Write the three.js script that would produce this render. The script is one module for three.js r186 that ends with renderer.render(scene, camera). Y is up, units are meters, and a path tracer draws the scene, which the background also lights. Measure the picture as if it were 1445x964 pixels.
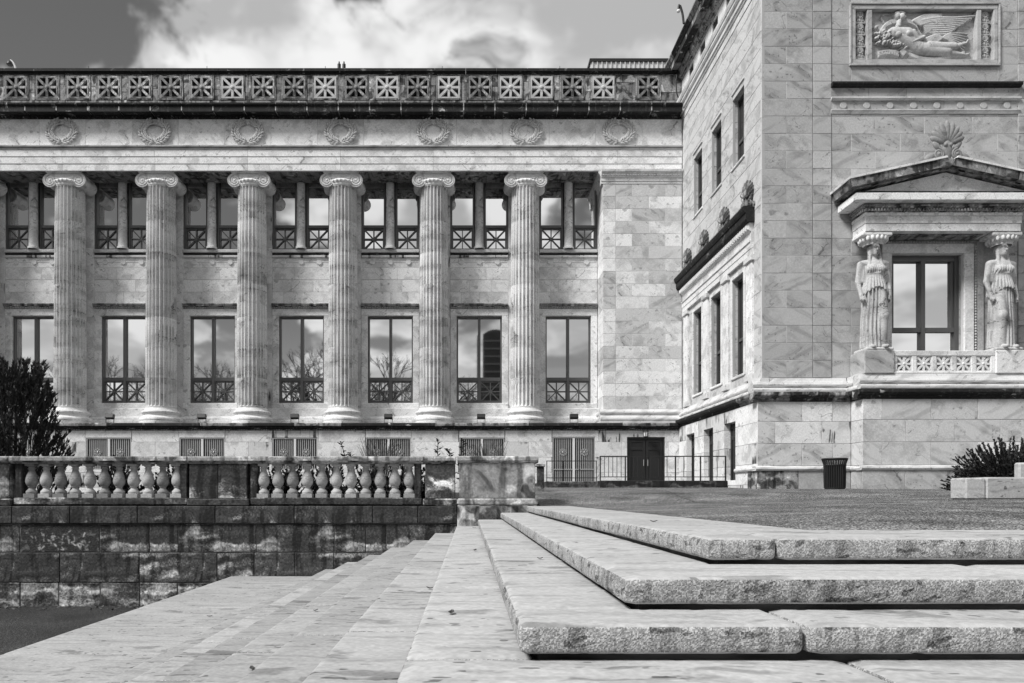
import * as THREE from 'three';
import { mergeGeometries, mergeVertices, toCreasedNormals } from 'three/addons/utils/BufferGeometryUtils.js';
import { FontLoader } from 'three/addons/loaders/FontLoader.js';
import { TextGeometry } from 'three/addons/geometries/TextGeometry.js';
import { RoundedBoxGeometry } from 'three/addons/geometries/RoundedBoxGeometry.js';

// ------------------------------------------------------------------ camera, sky, sun, exposure
const F = 1030, VX = 661, VY = 700, EYE = 2.5;          // focal length and vanishing point measured on the 1445 x 964 photograph
const scene = new THREE.Scene();
const camera = new THREE.PerspectiveCamera(2 * Math.atan(482 / F) * 180 / Math.PI, 1445 / 964, 0.05, 2000);
camera.position.set(0, EYE, 0);
camera.lookAt(0, EYE, -10);
camera.setViewOffset(1445, 964, 722.5 - VX, 482 - VY, 1445, 964);   // rising-front shift: verticals stay vertical
camera.updateProjectionMatrix();

const SUN = new THREE.Vector3(-0.66, 0.86, 0.40).normalize();
const sun = new THREE.DirectionalLight(new THREE.Color(1, 0.995, 0.985), 1.5);
sun.position.copy(SUN).multiplyScalar(80).add(new THREE.Vector3(0, 5, -20));
sun.target.position.set(0, 5, -20);
sun.castShadow = true; sun.shadow.radius = 30;
Object.assign(sun.shadow.camera, { left: -50, right: 50, top: 50, bottom: -50, near: 1, far: 200 });
sun.shadow.mapSize.set(4096, 4096);
scene.add(sun, sun.target);

const renderer = new THREE.WebGLRenderer({ antialias: true });
renderer.setSize(1024, 683);
renderer.shadowMap.enabled = true;
renderer.toneMapping = THREE.LinearToneMapping;
renderer.toneMappingExposure = 3.1;

// ------------------------------------------------------------------ noise
function rng(seed) { let s = seed | 0; return () => { s = (s + 0x6d2b79f5) | 0; let t = Math.imul(s ^ (s >>> 15), 1 | s); t = (t + Math.imul(t ^ (t >>> 7), 61 | t)) ^ t; return ((t ^ (t >>> 14)) >>> 0) / 4294967296; }; }
const R = rng(7);
const rr = (a, b) => a + (b - a) * R();
const pick = (a) => a[Math.floor(R() * a.length)];
const PERM = new Uint8Array(512), VAL = new Float32Array(256);
{ const q = rng(11); const p = [...Array(256).keys()]; for (let i = 255; i > 0; i--) { const j = Math.floor(q() * (i + 1)); [p[i], p[j]] = [p[j], p[i]]; } for (let i = 0; i < 512; i++) PERM[i] = p[i & 255]; for (let i = 0; i < 256; i++) VAL[i] = q(); }
const sm = (t) => t * t * t * (t * (t * 6 - 15) + 10);
function vn2(x, y, px, py) {                              // value noise with whole-number periods
  let xi = Math.floor(x), yi = Math.floor(y); const u = sm(x - xi), v = sm(y - yi);
  let x0 = xi % px; if (x0 < 0) x0 += px; let y0 = yi % py; if (y0 < 0) y0 += py; const x1 = x0 + 1 === px ? 0 : x0 + 1, y1 = y0 + 1 === py ? 0 : y0 + 1;
  const a = VAL[PERM[PERM[x0 & 255] + (y0 & 255)]], b = VAL[PERM[PERM[x1 & 255] + (y0 & 255)]], c = VAL[PERM[PERM[x0 & 255] + (y1 & 255)]], d = VAL[PERM[PERM[x1 & 255] + (y1 & 255)]];
  return a + (b - a) * u + (c - a) * v + (a - b - c + d) * u * v;
}
function fbm2(x, y, px, py, oct) { let s = 0, a = 0.5, n = 0; for (let i = 0; i < oct; i++) { s += a * vn2(x + i * 17, y + i * 31, px, py); n += a; x *= 2; y *= 2; px *= 2; py *= 2; a *= 0.5; } return s / n; }
function vn3(x, y, z) {
  const xi = Math.floor(x), yi = Math.floor(y), zi = Math.floor(z); const u = sm(x - xi), v = sm(y - yi), w = sm(z - zi);
  const X0 = PERM[xi & 255], X1 = PERM[(xi + 1) & 255], y0 = yi & 255, y1 = (yi + 1) & 255, z0 = zi & 255, z1 = (zi + 1) & 255, A = PERM[X0 + y0], Bq = PERM[X1 + y0], C = PERM[X0 + y1], D = PERM[X1 + y1];
  const a = VAL[PERM[A + z0]], b = VAL[PERM[Bq + z0]], c = VAL[PERM[C + z0]], d = VAL[PERM[D + z0]], e = VAL[PERM[A + z1]], f = VAL[PERM[Bq + z1]], g = VAL[PERM[C + z1]], h = VAL[PERM[D + z1]];
  const p = a + (b - a) * u, q = c + (d - c) * u, r = e + (f - e) * u, s = g + (h - g) * u, m = p + (q - p) * v, n = r + (s - r) * v; return m + (n - m) * w;
}
function fbm3(x, y, z, oct, gain = 0.5) { let s = 0, a = 0.5, n = 0; for (let i = 0; i < oct; i++) { s += a * vn3(x, y, z); n += a; x = x * 2.03 + 5.1; y = y * 2.03 + 1.7; z = z * 2.03 + 9.2; a *= gain; } return s / n; }
const clamp = (x, a = 0, b = 1) => Math.min(b, Math.max(a, x));
const step = (a, b, x) => { const t = clamp((x - a) / (b - a)); return t * t * (3 - 2 * t); };

// ------------------------------------------------------------------ sky: broken cloud
{
  const GAPS = [[-0.53, 0.62, 0.14, -0.27], [0.08, 0.69, 0.06, -0.20], [-0.15, 0.62, 0.23, 0.24], [0.24, 0.62, 0.14, 0.36], [-0.65, 0.60, 0.07, 0.46], [-0.10, 0.66, 0.04, -0.12]];   // gaps of open sky and heaped cloud above the roof, as seen to the north
  const W = 2816, H = 1408, data = new Float32Array(W * H * 4);
  for (let j = 0; j < H; j++) {
    const el = ((j + 0.5) / H - 0.5) * Math.PI, y = Math.sin(el), c = Math.cos(el);
    for (let i = 0; i < W; i++) {
      const o = (j * W + i) * 4; let v = 0.10;
      if (y > 0) {
        const az = ((i + 0.5) / W - 0.5) * 2 * Math.PI, x = Math.cos(az) * c, z = Math.sin(az) * c;
        const k = 1 / (y + 0.30), cx = x * k * 2.7 + 3.3, cz = z * k * 2.7 + 4.15;
        const wx = fbm3(cx * 1.3 + 9, 3.2, cz * 1.3, 4) - 0.5, wz = fbm3(cx * 1.3, 7.7, cz * 1.3 + 4, 4) - 0.5;
        let dn = fbm3(cx + wx * 0.9, y * 1.2 + 0.4, cz + wz * 0.9, 8, 0.60) * 1.25 + 0.065;
        if (z < -0.3) { const gx = -x / z + wx * 0.34, gy = -y / z + wz * 0.26; for (const [bx, by, bw, amt] of GAPS) { const dx = (gx - bx) / bw, dy = (gy - by) / bw; dn += amt * Math.exp(-dx * dx - dy * dy * 2.2); } }
        const cov = step(0.47, 0.60, dn);
        const body = fbm3(cx * 2.6 + 30 + wx, 5, cz * 2.6 + wz, 5, 0.58);
        const clear = 0.018 + 0.055 * (1 - y);
        const cloud = 0.155 + 0.14 * step(0.30, 0.68, body);
        v = clear + (cloud - clear) * cov;
        v += (0.25 - v) * 0.5 * step(0.28, 0.0, y);
      }
      data[o] = data[o + 1] = data[o + 2] = v; data[o + 3] = 1;
    }
  }
  const t = new THREE.DataTexture(data, W, H, THREE.RGBAFormat, THREE.FloatType);
  t.mapping = THREE.EquirectangularReflectionMapping; t.magFilter = THREE.LinearFilter; t.minFilter = THREE.LinearFilter; t.needsUpdate = true;
  scene.background = t; scene.environment = t;
}


// ------------------------------------------------------------------ textures (grey: the photograph is black and white)
function tex(n, f, srgb = true) {
  const d = new Uint8Array(n * n * 4);
  for (let j = 0; j < n; j++) for (let i = 0; i < n; i++) { const v = clamp(f(i / n, j / n)) * 255, o = (j * n + i) * 4; d[o] = d[o + 1] = d[o + 2] = v; d[o + 3] = 255; }
  const t = new THREE.DataTexture(d, n, n); t.wrapS = t.wrapT = THREE.RepeatWrapping; t.magFilter = THREE.LinearFilter; t.minFilter = THREE.LinearMipmapLinearFilter; t.generateMipmaps = true;
  if (srgb) t.colorSpace = THREE.SRGBColorSpace; t.needsUpdate = true; return t;
}
const ridge = (v, w) => Math.max(0, 1 - Math.abs(v - 0.5) / w);
// every texture is one 3 m tile
const T_marbleA = tex(1024, (u, v) => {                     // pale marble: soft clouding, thin veins, small dark spots
  const w = fbm2(u * 6, v * 6, 6, 6, 4) - 0.5;
  const m = fbm2(u * 5 + w, v * 5 + w, 5, 5, 5);
  const vein = ridge(fbm2(u * 3 + v * 6 + w * 1.4, v * 3 - u * 3 + 3, 3, 3, 5), 0.018) * step(0.45, 0.7, fbm2(u * 4, v * 4 + 2, 4, 4, 3));
  const spot = step(0.66, 0.78, fbm2(u * 14 + w * 2, v * 14, 14, 14, 3)) * step(0.45, 0.65, fbm2(u * 3 + 1, v * 3, 3, 3, 2));
  const fine = fbm2(u * 90, v * 90, 90, 90, 3) - 0.5;
  return 0.95 - 0.14 * step(0.45, 0.8, m) - 0.34 * vein - 0.20 * spot + 0.17 * fine;
});
const T_marbleB = tex(1024, (u, v) => {                     // banded marble: diagonal sweeping streaks
  const w = fbm2(u * 4, v * 4, 4, 4, 4) - 0.5;
  const s = fbm2(u * 2 + v * 2 + w * 0.4, v * 16 - u * 8 + w * 1.6, 2, 8, 6), speck = step(0.70, 0.78, fbm2(u * 44 + w * 4, v * 44, 44, 44, 2)) * step(0.5, 0.7, fbm2(u * 5 + 3, v * 5, 5, 5, 3));
  const m = fbm2(u * 6 + 2, v * 6, 6, 6, 4);
  const vein = ridge(fbm2(u * 2 + v * 3 + w, v * 9 - u * 6 + w * 1.0 + 5, 1, 3, 4), 0.02);
  const fine = fbm2(u * 100, v * 100, 100, 100, 3) - 0.5;
  return 0.92 - 0.12 * step(0.44, 0.78, s) - 0.22 * speck - 0.10 * step(0.45, 0.8, m) - 0.20 * vein * step(0.4, 0.6, m) + 0.10 * fine;
});
const T_drip = tex(512, (u, v) => {                          // marble run with rain-washed soot
  const w = fbm2(u * 8, v * 4, 8, 4, 4) - 0.5, st = fbm2(u * 34 + w, v * 3 + w, 34, 3, 4), bl = fbm2(u * 7 + w, v * 7, 7, 7, 5);
  return 0.90 - 0.55 * step(0.52, 0.70, st) * step(0.38, 0.60, bl) - 0.12 * step(0.4, 0.8, bl) + 0.10 * (fbm2(u * 70, v * 70, 70, 70, 2) - 0.5);
});
const T_column = tex(1024, (u, v) => {                       // column drums: dark wandering veins, clouded grime
  const w = fbm2(u * 5, v * 5, 5, 5, 4) - 0.5, m = fbm2(u * 6 + w, v * 6, 6, 6, 5);
  const v1 = ridge(fbm2(u * 3 + w * 0.8, v * 9 + u * 3 + w * 2.2, 3, 9, 5), 0.022), v2 = ridge(fbm2(u * 5 + 4 + w, v * 16 - u * 5 + w * 2, 5, 16, 4), 0.02);
  return 0.92 - 0.20 * step(0.42, 0.78, m) - 0.45 * v1 * step(0.4, 0.6, m) - 0.30 * v2 * step(0.45, 0.6, fbm2(u * 4 + 2, v * 4, 4, 4, 3)) + 0.16 * (fbm2(u * 100, v * 100, 100, 100, 2) - 0.5);
});
const T_weather = tex(1024, (u, v) => {                     // weathered parapet stone: lichen and soot patches over grey
  const w = fbm2(u * 5, v * 5, 5, 5, 4) - 0.5;
  const a = fbm2(u * 11 + w * 2, v * 11 + w * 2, 11, 11, 6), st = fbm2(u * 24, v * 3, 24, 3, 4);
  const fine = fbm2(u * 110, v * 110, 110, 110, 3) - 0.5;
  return 0.66 - 0.36 * step(0.42, 0.66, a + 0.2 * fine) - 0.20 * step(0.5, 0.7, st) + 0.26 * step(0.58, 0.70, fbm2(u * 9 + 4, v * 9 + w * 3, 9, 9, 5)) + 0.30 * fine;
});
const T_soot = tex(1024, (u, v) => {                        // blackened retaining-wall stone: soot crust, washed patches, run-off streaks
  const w = fbm2(u * 6, v * 6, 6, 6, 5) - 0.5;
  const a = fbm2(u * 4 + w * 1.6, v * 7 + w * 1.6, 4, 7, 7), st = fbm2(u * 22 + w, v * 2, 22, 2, 4), hz = fbm2(u * 3, v * 26 + w * 3, 3, 26, 4);
  const fine = fbm2(u * 100, v * 100, 100, 100, 3) - 0.5;
  return 0.26 + 0.60 * step(0.38, 0.70, a + 0.15 * fine) * (0.35 + 1.5 * (hz - 0.25)) - 0.17 * step(0.44, 0.68, st) + 0.22 * fine + 0.20 * (hz - 0.5);
});
const T_crust = tex(512, (u, v) => {                        // cornice crust: nearly black with pale washed flecks
  const w = fbm2(u * 6, v * 6, 6, 6, 4) - 0.5;
  return 0.13 + 0.55 * step(0.62, 0.76, fbm2(u * 7 + w * 2, v * 7 + w * 2, 7, 7, 5)) + 0.25 * (fbm2(u * 60, v * 60, 60, 60, 3) - 0.5) + 0.12 * step(0.6, 0.7, fbm2(u * 30, v * 3, 30, 3, 3));
});
const T_tread = tex(1024, (u, v) => {                       // worn steps: long faint streaks, blotches, pits
  const w = fbm2(u * 5, v * 5, 5, 5, 4) - 0.5;
  const st = fbm2(u * 4 + w, v * 44 + w * 4, 4, 44, 4), bl = fbm2(u * 4 + w, v * 4, 4, 4, 5);
  const pit = step(0.74, 0.80, fbm2(u * 40 + w * 4, v * 60, 40, 60, 2)) * step(0.5, 0.6, bl);
  const dark = step(0.60, 0.74, fbm2(u * 7 + 2 + w * 2, v * 22 + w * 4, 7, 22, 5));
  const fine = fbm2(u * 120, v * 120, 120, 120, 3) - 0.5;
  return 0.87 - 0.09 * step(0.45, 0.75, st) - 0.05 * step(0.45, 0.7, bl) - 0.18 * dark - 0.28 * pit + 0.15 * fine;
});
const riserF = (u, v) => {                                  // rough-sawn riser face: speckled grain with pitted soot
  const w = fbm2(u * 8, v * 8, 8, 8, 4) - 0.5;
  const sp = fbm2(u * 256, v * 256, 256, 256, 2), bl = fbm2(u * 5 + w, v * 11 + w, 5, 11, 6), pit = step(0.60, 0.72, fbm2(u * 26 + w * 3, v * 40 + w * 2, 26, 40, 4));
  return [sp, bl, pit, fbm2(u * 40, v * 4, 40, 4, 3)];
};
const riserRepeat = (t) => { t.repeat.set(2, 2); return t; };
const T_riser = riserRepeat(tex(1024, (u, v) => { const [sp, bl, pit, st] = riserF(u, v); return 0.83 + 0.60 * (sp - 0.5) - 0.15 * step(0.42, 0.76, bl) - 0.26 * pit - 0.14 * step(0.5, 0.7, st); }));
const B_riser = riserRepeat(tex(1024, (u, v) => { const [sp, bl, pit] = riserF(u, v); return 0.5 + 0.5 * (sp - 0.5) + 0.2 * (bl - 0.5) - 0.4 * pit; }, false));
const T_asphalt = tex(1024, (u, v) => {
  const g = fbm2(u * 256, v * 256, 256, 256, 2), b = fbm2(u * 4, v * 4, 4, 4, 4);
  return 0.31 + 1.45 * (g - 0.48) + 0.34 * (b - 0.5);
});
const B_asphalt = tex(1024, (u, v) => fbm2(u * 160, v * 160, 160, 160, 2), false);
const B_stone = tex(512, (u, v) => fbm2(u * 60, v * 60, 60, 60, 4), false);
const T_scrawl = (() => {                                   // scrubbed chalk-like scrawl left on the wall
  const q = rng(5), lines = [];
  for (let k = 0; k < 15; k++) {
    let x = 0.10 + 0.80 * (k + q() * 0.8) / 15, y = 0.30 + 0.35 * q(); const pts = [[x, y]];
    for (let i = 0; i < 4; i++) { x += (q() - 0.42) * 0.10; y = clamp(y + (q() - 0.5) * 0.5, 0.1, 0.85); pts.push([x, y]); }
    lines.push(pts);
  }
  const seg = (px, py, a, b) => { const dx = b[0] - a[0], dy = b[1] - a[1], t = clamp(((px - a[0]) * dx * 9 + (py - a[1]) * dy) / (dx * dx * 9 + dy * dy + 1e-9)); return Math.hypot((px - a[0] - t * dx) * 3, py - a[1] - t * dy); };
  return tex(256, (u, v) => {
    let d = 9; for (const p of lines) for (let i = 0; i < 4; i++) d = Math.min(d, seg(u, v, p[i], p[i + 1]));
    const n = fbm2(u * 14, v * 8, 14, 8, 4), g = fbm2(u * 70, v * 40, 70, 40, 2) - 0.5;
    return 0.19 + 0.46 * step(0.055, 0.0, d) * step(0.3, 0.6, n + 0.08) + 0.22 * step(0.5, 0.75, n) + 0.3 * g;
  });
})();


// ------------------------------------------------------------------ materials
const grey = (v) => new THREE.Color().setRGB(v, v, v);
const std = (v, o = {}) => new THREE.MeshStandardMaterial({ color: grey(v), roughness: 0.85, metalness: 0, ...o });
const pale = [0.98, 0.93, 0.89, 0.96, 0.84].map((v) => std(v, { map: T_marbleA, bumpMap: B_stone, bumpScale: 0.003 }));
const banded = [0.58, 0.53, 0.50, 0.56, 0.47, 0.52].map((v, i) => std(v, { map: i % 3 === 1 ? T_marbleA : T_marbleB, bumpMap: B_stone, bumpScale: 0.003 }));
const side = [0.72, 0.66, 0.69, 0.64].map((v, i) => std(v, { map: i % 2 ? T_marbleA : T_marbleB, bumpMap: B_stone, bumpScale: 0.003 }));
const M = {
  carved: std(0.84, { map: T_marbleA }), carvedGrey: std(0.62, { map: T_marbleA }), frame: std(0.80, { map: T_marbleB }),
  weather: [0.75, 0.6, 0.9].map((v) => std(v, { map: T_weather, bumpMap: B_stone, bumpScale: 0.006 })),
  soot: [0.85, 0.70, 1.0].map((v) => std(v, { map: T_soot, bumpMap: B_stone, bumpScale: 0.008 })),
  crust: std(0.42, { map: T_crust }), crustPale: std(1.0, { map: T_crust }),
  rake: std(0.62, { map: T_weather }), scrawl: std(0.75, { map: T_scrawl }),
  ornament: std(0.32, { map: T_marbleA }), star: std(0.62, { map: T_weather }), drip: std(0.82, { map: T_drip }), wreath: std(0.66, { map: T_marbleA }),
  mortar: std(0.42), mortarWall: std(0.20, { map: T_weather }), mortarPale: std(0.62), rubble: std(0.32, { map: T_weather }),
  tread: [0.46, 0.54, 0.42, 0.50, 0.57, 0.60].map((v) => std(v, { map: T_tread, bumpMap: B_stone, bumpScale: 0.004 })),
  riser: std(0.56, { map: T_riser, bumpMap: B_riser, bumpScale: 0.008 }),
  asphalt: std(1.0, { map: T_asphalt, bumpMap: B_asphalt, bumpScale: 0.012 }),
  ground: std(0.17, { map: T_asphalt, bumpMap: B_asphalt, bumpScale: 0.01 }),
  black: std(0.012, { roughness: 0.6 }), metal: std(0.025, { roughness: 0.5, metalness: 0.3 }), bronze: std(0.13, { roughness: 0.5, metalness: 0.5 }), bars: std(0.5, { roughness: 0.5, metalness: 0.5 }),
  glass: new THREE.MeshPhysicalMaterial({ color: grey(0.84), metalness: 1, roughness: 0.02 }),
  glassDark: new THREE.MeshPhysicalMaterial({ color: grey(0.03), metalness: 0, roughness: 0.12, ior: 1.3, specularIntensity: 0.35 }),
  coping: std(0.62, { roughness: 0.5 }), leaf: std(0.022, { roughness: 0.7, vertexColors: true }), leafPale: std(0.05, { roughness: 0.8 }), bark: std(0.05, { roughness: 1 }), stalk: std(0.10, { roughness: 1 }),
  lampGlass: std(0.75, { roughness: 0.4 }),
  concrete: std(0.62, { map: T_tread }), platform: std(0.28, { map: T_soot }),
};

// ------------------------------------------------------------------ helpers
const TILE = 3;
function projUV(g0, off = [R() * 3, R() * 3], swap = false) {   // box-projected uv in metres
  const g = g0.index ? g0.toNonIndexed() : g0, p = g.attributes.position, n = p.count, uv = new Float32Array(n * 2);
  const a = new THREE.Vector3(), b = new THREE.Vector3(), c = new THREE.Vector3(), e = new THREE.Vector3();
  for (let i = 0; i < n; i += 3) {
    a.fromBufferAttribute(p, i); b.fromBufferAttribute(p, i + 1); c.fromBufferAttribute(p, i + 2);
    e.subVectors(b, a).cross(c.sub(a)); const x = Math.abs(e.x), y = Math.abs(e.y), z = Math.abs(e.z);
    for (let k = 0; k < 3; k++) {
      const X = p.getX(i + k), Y = p.getY(i + k), Z = p.getZ(i + k);
      let u, v; if (y >= x && y >= z) { u = X; v = Z; } else if (x > z) { u = Z; v = Y; } else { u = X; v = Y; }
      if (swap) [u, v] = [v, u];
      uv[(i + k) * 2] = u / TILE + off[0]; uv[(i + k) * 2 + 1] = v / TILE + off[1];
    }
  }
  g.setAttribute('uv', new THREE.BufferAttribute(uv, 2));
  if (!g.attributes.normal) g.computeVertexNormals();
  return g;
}
// box with chamfered edges, 44 triangles, centred; risers: +z and -x faces go to material group 1
function blockGeo(w, h, d, c = 0.012, opt = {}) {
  c = Math.min(c, w / 3, h / 3, d / 3);
  const H = [w / 2, h / 2, d / 2], P = [], side = [];
  const V = (ax, sg) => { const o = []; for (const [s, t] of [[-1, -1], [1, -1], [1, 1], [-1, 1]]) { const v = [0, 0, 0]; v[ax] = sg * H[ax]; v[(ax + 1) % 3] = s * (H[(ax + 1) % 3] - c); v[(ax + 2) % 3] = t * (H[(ax + 2) % 3] - c); o.push(v); } return o; };
  const vert = (ax, s) => { const v = [...s.map((q, i) => q * (H[i] - (i === ax ? 0 : c)))]; return v; };
  const tri = (a, b, cc, sd) => {
    const n = [(b[1] - a[1]) * (cc[2] - a[2]) - (b[2] - a[2]) * (cc[1] - a[1]), (b[2] - a[2]) * (cc[0] - a[0]) - (b[0] - a[0]) * (cc[2] - a[2]), (b[0] - a[0]) * (cc[1] - a[1]) - (b[1] - a[1]) * (cc[0] - a[0])];
    const m = [(a[0] + b[0] + cc[0]), (a[1] + b[1] + cc[1]), (a[2] + b[2] + cc[2])];
    if (n[0] * m[0] + n[1] * m[1] + n[2] * m[2] < 0) [b, cc] = [cc, b];
    P.push([a, b, cc]); side.push(sd);
  };
  for (let ax = 0; ax < 3; ax++) for (const sg of [-1, 1]) { const q = V(ax, sg), sd = ax !== 1; tri(q[0], q[1], q[2], sd); tri(q[0], q[2], q[3], sd); }
  for (let e = 0; e < 3; e++) for (const s of [-1, 1]) for (const t of [-1, 1]) {
    const a1 = (e + 1) % 3, a2 = (e + 2) % 3, mk = (u, face) => { const v = [0, 0, 0]; v[e] = u; v[a1] = s; v[a2] = t; return vert(face, v); };
    const A = mk(-1, a1), B = mk(1, a1), C = mk(1, a2), D = mk(-1, a2), sd = e === 1;
    tri(A, B, C, sd); tri(A, C, D, sd);
  }
  for (const x of [-1, 1]) for (const y of [-1, 1]) for (const z of [-1, 1]) tri(vert(0, [x, y, z]), vert(1, [x, y, z]), vert(2, [x, y, z]), false);
  const order = opt.split ? [...P.keys()].sort((a, b) => side[a] - side[b]) : [...P.keys()];
  const arr = new Float32Array(P.length * 9); order.forEach((k, i) => P[k].forEach((v, j) => arr.set(v, i * 9 + j * 3)));
  const g = new THREE.BufferGeometry(); g.setAttribute('position', new THREE.BufferAttribute(arr, 3));
  if (opt.split) { const n0 = side.filter((s) => !s).length * 3; g.addGroup(0, n0, 0); g.addGroup(n0, P.length * 3 - n0, 1); }
  g.computeVertexNormals();
  projUV(g, opt.off || [R() * 3, R() * 3], opt.swap);
  if (!opt.off) { const uv = g.attributes.uv, k = rr(0.65, 1.35), su = R() < 0.5 ? -k : k, sv = R() < 0.35 ? -k : k; for (let i = 0; i < uv.count; i++) uv.setXY(i, su * uv.getX(i), sv * uv.getY(i)); }
  return g;
}
const names = {};
const numbered = (n) => { const k = names[n] = (names[n] ?? -1) + 1; return k ? `${n}_${String(k).padStart(3, '0')}` : n; };
const where = new Map();
function thing(name, label, category, p = [0, 0, 0], group) {
  const g = new THREE.Group(); g.name = numbered(name); g.position.set(...p); g.userData = { label, category }; if (group) g.userData.group = group;
  scene.add(g); where.set(g, p); return g;
}
function sub(parent, name, p) { const g = new THREE.Group(), b = where.get(parent); g.name = name; g.position.set(p[0] - b[0], p[1] - b[1], p[2] - b[2]); parent.add(g); where.set(g, p); return g; }
function add(parent, name, geo, mat, p = [0, 0, 0]) {       // p is the world place of the geometry's origin
  const m = new THREE.Mesh(geo, mat), b = where.get(parent); m.name = name; m.castShadow = m.receiveShadow = true;
  m.position.set(p[0] - b[0], p[1] - b[1], p[2] - b[2]); parent.add(m); where.set(m, p); return m;
}
function solo(name, geo, mat, p, label, category, group, kind) {
  const m = new THREE.Mesh(geo, mat); m.name = numbered(name); m.position.set(...p); m.castShadow = m.receiveShadow = true; scene.add(m); where.set(m, p);
  if (label) m.userData.label = label; if (category) m.userData.category = category; if (group) m.userData.group = group; if (kind) m.userData.kind = kind; return m;
}
// a stone given by its extents
function stone(parent, name, x0, x1, y0, y1, z0, z1, mat, c = 0.012, opt = {}) {
  return add(parent, name, blockGeo(Math.abs(x1 - x0), Math.abs(y1 - y0), Math.abs(z1 - z0), c, opt), opt.split ? [mat, M.riser] : mat, [(x0 + x1) / 2, (y0 + y1) / 2, (z0 + z1) / 2]);
}
const box = (x0, x1, y0, y1, z0, z1) => new THREE.BoxGeometry(Math.abs(x1 - x0), Math.abs(y1 - y0), Math.abs(z1 - z0)).translate((x0 + x1) / 2, (y0 + y1) / 2, (z0 + z1) / 2);
const join = (list) => mergeGeometries(list.map((g) => { const q = g.index ? g.toNonIndexed() : g; for (const k of Object.keys(q.attributes)) if (!['position', 'normal', 'uv'].includes(k)) q.deleteAttribute(k); if (!q.attributes.normal) q.computeVertexNormals(); if (!q.attributes.uv) q.setAttribute('uv', new THREE.BufferAttribute(new Float32Array(q.attributes.position.count * 2), 2)); q.clearGroups(); q.morphAttributes = {}; return q; }));
// profile [[out, y], ...] run along x from x0 to x1 on a face at depth zf looking to +z
function runX(prof, x0, x1, zf) {
  const s = new THREE.Shape(prof.map(([o, y]) => new THREE.Vector2(o, y)));
  const g = new THREE.ExtrudeGeometry(s, { depth: x1 - x0, bevelEnabled: false });      // shape x = out, y = up, extruded along z
  g.applyMatrix4(new THREE.Matrix4().set(0, 0, 1, x0, 0, 1, 0, 0, -1, 0, 0, 0, 0, 0, 0, 1)); g.applyMatrix4(new THREE.Matrix4().makeScale(1, 1, -1));
  g.translate(0, 0, zf); return fixWinding(projUV(g));
}
// the same along z, on a face at x = xf looking to -x
function runZ(prof, z0, z1, xf) {
  const s = new THREE.Shape(prof.map(([o, y]) => new THREE.Vector2(-o, y)));
  const g = new THREE.ExtrudeGeometry(s, { depth: z1 - z0, bevelEnabled: false }); g.translate(xf, 0, z0); return projUV(g);
}
function fixWinding(g) {                                     // flips a mirrored solid the right way out
  const p = g.attributes.position; let vol = 0; const a = new THREE.Vector3(), b = new THREE.Vector3(), c = new THREE.Vector3();
  for (let i = 0; i < p.count; i += 3) { a.fromBufferAttribute(p, i); b.fromBufferAttribute(p, i + 1); c.fromBufferAttribute(p, i + 2); vol += a.dot(b.cross(c)); }
  if (vol < 0) for (const at of Object.values(g.attributes)) { const n = at.itemSize, ar = at.array; for (let i = 0; i < p.count; i += 3) for (let k = 0; k < n; k++) { const t = ar[(i + 1) * n + k]; ar[(i + 1) * n + k] = ar[(i + 2) * n + k]; ar[(i + 2) * n + k] = t; } }
  g.computeVertexNormals(); return g;
}
// square lattice of eight spokes with open cells
function starGeo(size, th, rim, w, boss = 0) {
  const h = size / 2, a = h - rim, s = new THREE.Shape([[-h, -h], [h, -h], [h, h], [-h, h]].map((q) => new THREE.Vector2(...q)));
  const k = w / Math.SQRT2, tri = [[w / 2 + k, w / 2], [a, w / 2], [a, a - k]];
  for (let q = 0; q < 4; q++) for (const m of [0, 1]) {
    const c = Math.cos(q * Math.PI / 2), n = Math.sin(q * Math.PI / 2);
    s.holes.push(new THREE.Path(tri.map(([x, y]) => { if (m) [x, y] = [y, x]; return new THREE.Vector2(x * c - y * n, x * n + y * c); })));
  }
  const g = [new THREE.ExtrudeGeometry(s, { depth: th, bevelEnabled: false }).translate(0, 0, -th / 2)];
  if (boss) g.push(new THREE.SphereGeometry(boss, 12, 8).scale(1, 1, 0.5).translate(0, 0, th / 2));
  return projUV(join(g));
}
const tube = (pts, r, seg = 8, rad = 5, closed = false) => new THREE.TubeGeometry(new THREE.CatmullRomCurve3(pts.map((p) => new THREE.Vector3(...p)), closed), seg, r, rad, closed);
function rod(a, b, r, n = 6, r2 = r) {
  const A = new THREE.Vector3(...a), B = new THREE.Vector3(...b), L = A.distanceTo(B);
  const g = new THREE.CylinderGeometry(r2, r, L, n); g.applyQuaternion(new THREE.Quaternion().setFromUnitVectors(new THREE.Vector3(0, 1, 0), B.clone().sub(A).normalize()));
  return g.translate((A.x + B.x) / 2, (A.y + B.y) / 2, (A.z + B.z) / 2);
}
const X = (px, d) => (px - VX) * d / F, Y = (py, d) => EYE + (VY - py) * d / F;   // survey of the photograph: metres of a point whose distance is d

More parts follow.
